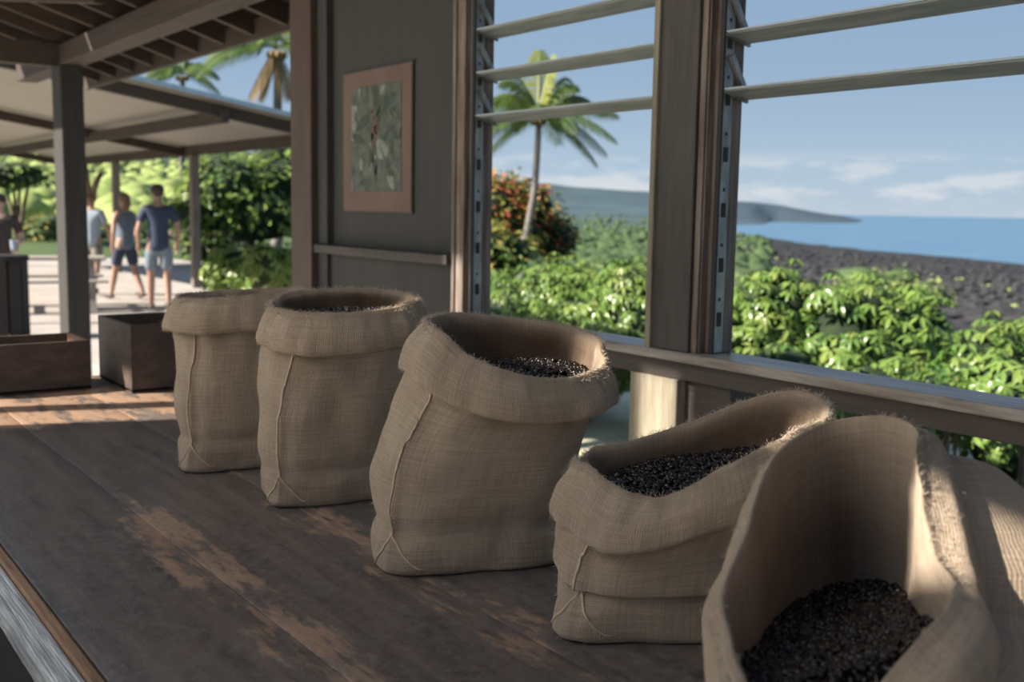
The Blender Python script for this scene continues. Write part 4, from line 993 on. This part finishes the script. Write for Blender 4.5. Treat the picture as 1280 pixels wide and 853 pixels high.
def fibers(parent, rows_list, n, seed, ln=.010):
    """loose jute hairs standing off the cloth"""
    rnd = random.Random(seed); b = MB()
    for rows, share in rows_list:
        for _ in range(int(n*share)):
            i = rnd.randrange(len(rows)); j = rnd.randrange(len(rows[0])); p = rows[i][j].lerp(rows[i][(j+1) % len(rows[0])], rnd.random())
            c = sum(rows[i][::16], Vector())/len(rows[i][::16]); o_ = (p-c); o_.normalize()
            d_ = (o_*rnd.uniform(.1, 1)+Vector((rnd.gauss(0,.7), rnd.gauss(0,.7), rnd.gauss(.15,.7)))).normalized()
            l_ = ln*rnd.uniform(.3, 1.2); sdv = d_.cross(Vector((rnd.gauss(0,1), rnd.gauss(0,1), rnd.gauss(0,1)))).normalized()
            w_ = .00028; mdl = p+d_*l_*.55+sdv*l_*rnd.uniform(-.25, .25); e_ = mdl+(d_+Vector((0,0,-.4))).normalized()*l_*.5
            b.add([p-sdv*w_, p+sdv*w_, mdl+sdv*w_, mdl-sdv*w_, e_], [(0,1,2,3), (3,2,4)])
    o = b.build('loose_fibres', M['fiber'], parent); o['kind'] = 'stuff'; return o
def polyval(pl, x):
    if x <= pl[0][0]: return pl[0][1]
    for (a, p), (c, q_) in zip(pl, pl[1:]):
        if x <= c: return p+(q_-p)*(x-a)/(c-a)
    return pl[-1][1]
# one bean: oval, flat on one side with a groove
BV, BF = [], []
nu, nv = 8, 5
for i in range(nv+1):
    ph = math.pi*i/nv
    for j in range(nu):
        th = 2*math.pi*j/nu
        x = math.cos(ph)*.0055; y = math.sin(ph)*math.cos(th)*.0040; z = math.sin(ph)*math.sin(th)*.0032
        if z > .001: z = z*.72
        if j == 2: z *= .35                                  # the groove
        BV.append(Vector((x, y, z)))
for i in range(nv):
    for j in range(nu): BF.append((i*nu+j, i*nu+(j+1) % nu, (i+1)*nu+(j+1) % nu, (i+1)*nu+j))
def beans(poly_fn, n, lab, seed, group='roasted beans filling the sacks'):
    """poly_fn(u, t) -> point on the bean surface for radius u (0..1) and angle t, and its normal"""
    rnd = random.Random(seed); b = MB()
    rings_ = 14; seg = 40; v = [poly_fn(0, 0)]; f = []
    for i in range(1, rings_+1):
        for j in range(seg): v.append(poly_fn(i/rings_, 2*math.pi*j/seg))
    v = [q_-Vector((0,0,.003)) for q_ in v]
    f += [(0, 1+j, 1+(j+1) % seg) for j in range(seg)]
    for i in range(rings_-1):
        for j in range(seg): a_ = 1+i*seg; c_ = a_+seg; f.append((a_+j, c_+j, c_+(j+1) % seg, a_+(j+1) % seg))
    b.add(v, f)
    for _ in range(n):
        u = math.sqrt(rnd.random()); t = rnd.uniform(0, 6.2832); p = poly_fn(u*.98, t)+Vector((0,0,rnd.uniform(-.001, .0045)))
        M3 = Matrix.Rotation(rnd.uniform(0, 6.28), 3, 'Z') @ Matrix.Rotation(rnd.gauss(0, .55), 3, 'Y') @ Matrix.Rotation(rnd.choice((0, math.pi, .8, 2.2))+rnd.gauss(0, .4), 3, 'X')
        s_ = rnd.uniform(.85, 1.15)
        b.add([p+(M3 @ q_)*s_ for q_ in BV], BF)
    o = b.build('coffee_beans', M['bean'], smooth=True); tag(o, lab, 'coffee beans', kind='stuff'); return o

NA = 16
def superp(t, a, b_, n):
    c, s_ = math.cos(t), math.sin(t)
    return (a*math.copysign(abs(c)**(2/n), c), b_*math.copysign(abs(s_)**(2/n), s_))
def sack(lab, base, rot, body, rim, rimlines, cuffdepth, cuff_px, bean_off, seed, nbeans, beanlab, bulge=1.06, ear=.03, leftlean=0.0, flare=.012, body_top=None, tilt_bean=(0, 0), pinch=.0, shadefold=0):
    """base: (x, y) centre on table; body=(a, b) half sizes; rim=((x, y), a, b); rimlines=(front polyline, back polyline) rows by column"""
    e1 = Vector((math.cos(rot), math.sin(rot), 0)); e2 = Vector((-math.sin(rot), math.cos(rot), 0))
    root = empty('burlap_sack', (base[0], base[1], TZ), lab, 'sack', 'open burlap sacks of coffee beans')
    def W(c, lx, ly, z): return Vector((c[0], c[1], 0))+e1*lx+e2*ly+Vector((0, 0, z))
    rc, ra, rb = rim
    ang = [2*math.pi*i/NA for i in range(NA)]
    vd = Vector((math.sin(YAW), math.cos(YAW), 0))
    rimr = []; base_c = Vector((base[0], base[1], 0)); rcv = Vector((rc[0], rc[1], 0))
    vd = (rcv-Vector((0, 0, 0))).normalized()
    lz = []
    for t in ang:
        lx, ly = superp(t, ra, rb, 2.3); p = W(rc, lx, ly, 1.3)
        side = (p-Vector((0,0,1.3))-rcv).dot(vd)/max(rb, ra)
        px = proj(p)[0]
        fr_, bk = polyval(rimlines[0], px), polyval(rimlines[1], px)
        k = sstep(-.18, .18, side)
        # row -> height at this distance (iterate once, depth hardly changes)
        row = fr_*(1-k)+bk*k
        z = 1.3
        for _ in range(4):
            q_ = proj(Vector((p.x, p.y, z))); z += (q_[1]-row)*q_[2]/F
        rimr.append(Vector((p.x, p.y, z)))
    rim_c = sum(rimr, Vector())/NA
    out_dir = []
    for i, p in enumerate(rimr):
        o_ = p-rim_c; o_.z = 0; out_dir.append(o_.normalized())
    # cuff bottom: row matched on the near side, constant drop on the far side
    cb_ = []
    for i, p in enumerate(rimr):
        q_ = p+out_dir[i]*(flare+.012)+out_dir[i]*leftlean*max(0, -out_dir[i].dot(e1))
        side = (p-rim_c); side.z = 0; k = sstep(-.02, .10, side.dot(vd))
        row = polyval(cuff_px, proj(q_)[0]); z = p.z-cuffdepth
        for _ in range(4):
            r_ = proj(Vector((q_.x, q_.y, z))); z += (r_[1]-row)*r_[2]/F
        z = lerp(z, p.z-cuffdepth, k)
        cb_.append(Vector((q_.x, q_.y, z)))
    def inner(off, dz): return [p-out_dir[i]*off+Vector((0,0,dz)) for i, p in enumerate(rimr)]
    # cuff: inside wall -> rim -> outside -> hem -> tucked back under
    bz = bean_off
    rin = [inner(.020, -bz-.03), inner(.014, -bz*.5), inner(.008, -.006), [p+Vector((0,0,.0015)) for p in rimr],
           [p+out_dir[i]*.007-Vector((0,0,.008)) for i, p in enumerate(rimr)],
           [lerp(p, cb_[i], .5)+out_dir[i]*.012 for i, p in enumerate(rimr)],
           [lerp(p, cb_[i], .86)+out_dir[i]*.008 for i, p in enumerate(rimr)],
           [q_-out_dir[i]*.003 for i, q_ in enumerate(cb_)], [q_-out_dir[i]*.015+Vector((0,0,.004)) for i, q_ in enumerate(cb_)], [q_-out_dir[i]*.018+Vector((0,0,.03)) for i, q_ in enumerate(cb_)]]
    rows = loft(rin, [8, 6, 3, 2, 8, 8, 3, 2, 3], 224)
    ni = 17
    def foldc(i, j, p): return (.0022*math.sin(j/224*2*math.pi*9+seed*2+p.z*30)+.0009*math.sin(j/224*2*math.pi*23+seed))*min(1, i/18)
    rows = wrinkle(rows, seed, .0075, 11, foldc)
    # ragged rim
    rows = [[p+Vector((0, 0, .0016*noise.noise(p*120))) for p in r_] for r_ in rows]
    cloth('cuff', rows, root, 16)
    # body
    A, B = body; zt = [q_.z for q_ in cb_]
    def lev(k, f_, zoff, n_=2.8, sh=None):
        out2 = []
        for i, t in enumerate(ang):
            lx, ly = superp(t, A*k, B*k, n_)
            c_ = sh or base
            p = W(c_, lx, ly, TZ+zoff)
            if f_ > 0:
                q_ = cb_[i]-out_dir[i]*.020; p2 = p.lerp(q_, f_); p2.z = lerp(TZ+zoff, q_.z, f_) if f_ < 1 else q_.z+.02; p = p2
            out2.append(p)
        return out2
    hgt = sum(zt)/NA-TZ
    nose = []                                        # base ring with the folded-out corner ears
    def ears(rg, amt):
        o3 = []
        for i, p in enumerate(rg):
            k = sum(math.exp(-((((i-c_+8) % 16)-8)/1.0)**2) for c_ in (9.4, 14.6))
            d_ = (p-Vector((base[0], base[1], p.z))).normalized(); o3.append(p+d_*amt*k)
        return o3
    rb_ = [ears(lev(.93, 0, .0015, 3.2), ear*.8), ears(lev(1.0, 0, .012, 3.2), ear), ears(lev(1.01, 0, .05, 3.2), ear*.5), ears(lev(.99-pinch, 0, .085, 3.0), 0),
           lev(bulge, .08, hgt*.38), lev(bulge, .28, hgt*.6), lev(1.03, .62, hgt*.82), lev(1, 1, 0)]
    brow = loft(rb_, [3, 6, 5, 9, 9, 9, 8], 224)
    vd2 = vd
    def foldb(i, j, p):
        t = j/224; hh = i/len(brow)
        # vertical gathers under the cuff, horizontal slump lines low down, sharp creases at the corners
        g = .006*math.sin(t*2*math.pi*11+seed*1.3+noise.noise(p*6)*3)*max(0, hh-.55)*1.6
        g += -.0055*math.exp(-((hh-.27)/.035)**2)*(.6+noise.noise(p*7))
        for c_ in (9.6/16, 14.4/16, 1.6/16, 6.4/16):
            g += .0075*math.exp(-(((t-c_+.5) % 1-.5)/.012)**2)*math.exp(-((hh-.45)/.35)**2)
        return g
    brow = wrinkle(brow, seed+5, .013, 6.5, foldb)
    bo = cloth('body', brow, root, 0, cap_bottom=True)
    # seams: up the left-front corner, and the inverted V of the folded base corner
    sb = MB(); J = int(9.6/16*224)
    def on(i, j, o_=.0015):
        p = brow[i][j % 224]; c_ = Vector((base[0], base[1], p.z)); return p+(p-c_).normalized()*o_
    nr = len(brow)
    sb.tube([on(i, J+int(2*math.sin(i*.2))) for i in range(13, nr-4)], .0022, 6)
    sb.build('corner_seam', M['seam'], bo, smooth=True, world=False)
    sb = MB(); k1 = 13
    sb.tube([on(int(lerp(k1, 2, s_/8)), J-int(15*s_/8), .001) for s_ in range(9)], .0022, 6)
    sb.tube([on(int(lerp(k1, 4, s_/10)), J+int(19*s_/10), .001) for s_ in range(11)], .0022, 6)
    sb.build('base_fold_seam', M['seam'], bo, smooth=True, world=False)
    fibers(root, [(rows[ni-1:ni+3], .5), (rows[ni:], .25), (brow, .25)], 8000, seed)
    # beans
    fillz = rim_c.z-bz
    inn = close_curve(inner(.016, 0), 48)
    e1v, e2v = e1, e2
    def surf(u, t):
        s_ = (t/(2*math.pi))*48 % 48; j = int(s_); q_ = inn[j].lerp(inn[(j+1) % 48], s_-j)
        c_ = rim_c; x = lerp(c_.x, q_.x, u); y = lerp(c_.y, q_.y, u)
        lx = (x-c_.x)*e1v.x+(y-c_.y)*e1v.y; ly = (x-c_.x)*e2v.x+(y-c_.y)*e2v.y
        rimz = q_.z
        z = fillz+tilt_bean[0]*lx+tilt_bean[1]*ly+.012*(1-u*u)+.006*noise.noise(Vector((x*14, y*14, seed)))
        z = min(z, lerp(c_.z, rimz, u)-.012) if u > .8 else z
        return Vector((x, y, z))
    beans(surf, nbeans, beanlab, seed+50)
    return root, rimr

f1 = [(205, 380), (217, 374), (255, 374), (330, 368), (392, 365)]; b1 = [(205, 378), (229, 368), (292, 363), (382, 360), (394, 364)]
sack('farthest burlap sack, half hidden behind the second', (1.02, 2.585), R(-8), (.152, .110), ((1.035, 2.60), .158, .112), (f1, b1), .10,
     [(200, 411), (214, 416), (247, 419), (326, 413), (400, 406)], .055, 1, 900, 'dark roasted beans inside the farthest sack', leftlean=.006, ear=.018)
f2 = [(326, 380), (333, 380), (339, 384), (361, 389), (391, 392), (422, 392), (452, 390), (477, 388), (503, 382), (519, 376), (531, 377)]
b2 = [(326, 379), (333, 377), (351, 369), (371, 364), (402, 362), (442, 360), (473, 362), (503, 366), (523, 371), (531, 377)]
sack('upright burlap sack with level rim, second from the far end', (1.072, 2.185), R(-8), (.148, .110), ((1.115, 2.19), .165, .125), (f2, b2), .105,
     [(318, 428), (326, 432), (341, 440), (381, 446), (422, 446), (462, 441), (503, 434), (535, 428)], .035, 2, 1500, 'dark beans seen just under the rim of the second sack', leftlean=.006, ear=.018)
f3 = [(515, 405), (531, 405), (549, 412), (569, 437), (596, 450), (636, 466), (672, 473), (707, 475), (743, 464), (761, 452), (776, 450)]
b3 = [(515, 403), (531, 400), (560, 391), (618, 396), (685, 403), (716, 408), (747, 423), (772, 443), (776, 447)]
sack('middle burlap sack in sharpest focus with a thick slanting cuff', (1.10, 1.655), R(-20), (.178, .125), ((1.165, 1.61), .166, .135), (f3, b3), .12,
     [(495, 455), (502, 462), (529, 486), (556, 504), (596, 521), (640, 528), (685, 531), (725, 528), (761, 513), (790, 497)], .06, 3, 1700, 'glossy dark beans in the middle sack', leftlean=.014, ear=.014, flare=.016, pinch=.02)
f4 = [(700, 580), (718, 575), (745, 588), (763, 605), (795, 618), (831, 623), (853, 616), (885, 596), (916, 582), (947, 567), (983, 546), (1019, 530), (1048, 524)]
b4 = [(700, 578), (718, 571), (750, 560), (795, 551), (840, 540), (885, 519), (929, 504), (974, 490), (1010, 490), (1037, 504), (1049, 520)]
sack('slumped burlap sack with a rim rising to the right, beside the nearest one', (1.185, 1.22), R(-31), (.164, .125), ((1.226, 1.186), .198, .135), (f4, b4), .12,
     [(675, 632), (685, 638), (694, 650), (718, 672), (750, 690), (786, 696), (840, 687), (885, 673), (930, 652), (1060, 590)], .065, 4, 1900, 'dark beans heaped towards the right in the slumped sack', leftlean=.012, flare=.014, pinch=.05, tilt_bean=(.16, .05))

# nearest sack: mouth slumped open towards the camera
def sack5():
    base = Vector((1.19, .80, TZ)); root = empty('burlap_sack', tuple(base), 'nearest burlap sack gaping open towards the viewer with one flap folded out', 'sack', 'open burlap sacks of coffee beans')
    mouth = [(1143, 536, 1.27), (1100, 521, 1.36), (1040, 529, 1.40), (990, 552, 1.37), (958, 592, 1.30), (936, 660, 1.22), (910, 725, 1.15), (908, 785, 1.09), (928, 850, 1.02),
             (975, 915, .98), (1055, 905, .98), (1130, 822, 1.01), (1190, 742, 1.07), (1168, 690, 1.13), (1152, 620, 1.18), (1146, 575, 1.22)]
    angs = [-30, -10, 10, 35, 60, 78, 92, 108, 130, 160, 190, 215, 250, 275, 298, 315]
    mp_ = [atd(*q_) for q_ in mouth]
    vdir = Vector((.80, .60, 0)); rdir = Vector((.60, -.80, 0))
    od = [vdir*math.cos(R(a_))-rdir*math.sin(R(a_)) for a_ in angs]
    cuffw = [.075, .03, .026, .024, .020, .018, .018, .016, .018, .03, .045, .06, .05, .06, .072, .08]
    cuffd = [.05, .075, .08, .085, .085, .085, .085, .08, .07, .06, .06, .06, .07, .065, .055, .05]
    cb_ = [p+od[i]*cuffw[i]-Vector((0,0,cuffd[i])) for i, p in enumerate(mp_)]
    cen = sum(mp_, Vector())/16
    brad = [.20, .17, .16, .15, .145, .14, .14, .14, .15, .16, .17, .20, .25, .27, .26, .23]
    basep = [Vector((base.x, base.y, 0))+od[i]*brad[i] for i in range(16)]
    # inside of the cloth: straight down to the beans
    def inn(k, dz): return [Vector((lerp(p.x, base.x, k), lerp(p.y, base.y, k), max(TZ+.04, p.z-dz))) for p in mp_]
    rin = [inn(.30, .30), inn(.12, .18), inn(.05, .06), inn(.02, .010), [p+Vector((0,0,.002)) for p in mp_],
           [p+od[i]*.010-Vector((0,0,.006)) for i, p in enumerate(mp_)],
           [lerp(p, cb_[i], .5)+od[i]*.012+Vector((0,0,.012)) for i, p in enumerate(mp_)], cb_, [q_-od[i]*.014+Vector((0,0,.004)) for i, q_ in enumerate(cb_)], [q_-od[i]*.02+Vector((0,0,.02)) for i, q_ in enumerate(cb_)]]
    rows = loft(rin, [8, 8, 5, 2, 2, 10, 10, 3, 3], 256)
    rows = wrinkle(rows, 9, .008, 9)
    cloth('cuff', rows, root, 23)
    def sh(k, zf, f_):
        o3 = []
        for i in range(16):
            q_ = cb_[i]-od[i]*.022; b_ = basep[i]
            p = Vector((lerp(b_.x, q_.x, f_), lerp(b_.y, q_.y, f_), 0))
            c2 = Vector((base.x, base.y, 0)); p = c2+(p-c2)*k; p.z = lerp(TZ, q_.z, zf); o3.append(p)
        return o3
    sho = []
    for i, p in enumerate(sh(1.10, .86, .62)):
        right = max(0, od[i].dot(rdir)); back = max(0, od[i].dot(vdir)); sho.append(p+rdir*.07*right+Vector((0,0,.035*right*back*2)))
    top = [q_-od[i]*.020+Vector((0,0,.014)) for i, q_ in enumerate(cb_)]
    rb_ = [sh(.95, .005, 0), sh(1.02, .05, 0), sh(1.05, .16, .02), sh(1.12, .42, .15), sh(1.14, .66, .35), sho, top]
    brow = loft(rb_, [3, 6, 9, 9, 9, 9], 256)
    brow = wrinkle(brow, 14, .014, 6)
    cloth('body', brow, root, 0, cap_bottom=True)
    fibers(root, [(rows[20:30], .6), (rows[24:], .2), (brow, .2)], 4500, 9)
    # beans lie at a slope inside the mouth, lowest at the back left
    inr = close_curve(inn(.10, 0), 48)
    cz = Vector((cen.x, cen.y, 0)); cc = sum(inr, Vector())/48
    def surf(u, t):
        s_ = (t/(2*math.pi))*48 % 48; j = int(s_); q_ = inr[j].lerp(inr[(j+1) % 48], s_-j)
        x = lerp(cc.x, q_.x, u); y = lerp(cc.y, q_.y, u)
        lv_ = (Vector((x, y, 0))-cz).dot(vdir); lr_ = (Vector((x, y, 0))-cz).dot(rdir)
        z = 1.088-.10*lv_+.34*lr_+.004*noise.noise(Vector((x*16, y*16, 2)))
        z = min(z, lerp(1.3, q_.z, min(1, u*1.02))-.022) if u > .55 else z
        return Vector((x, y, z))
    beans(surf, 2600, 'dark beans deep in the gaping nearest sack', 77)
sack5()
print('triangles about', sum(len(m_.polygons) for m_ in bpy.data.meshes))
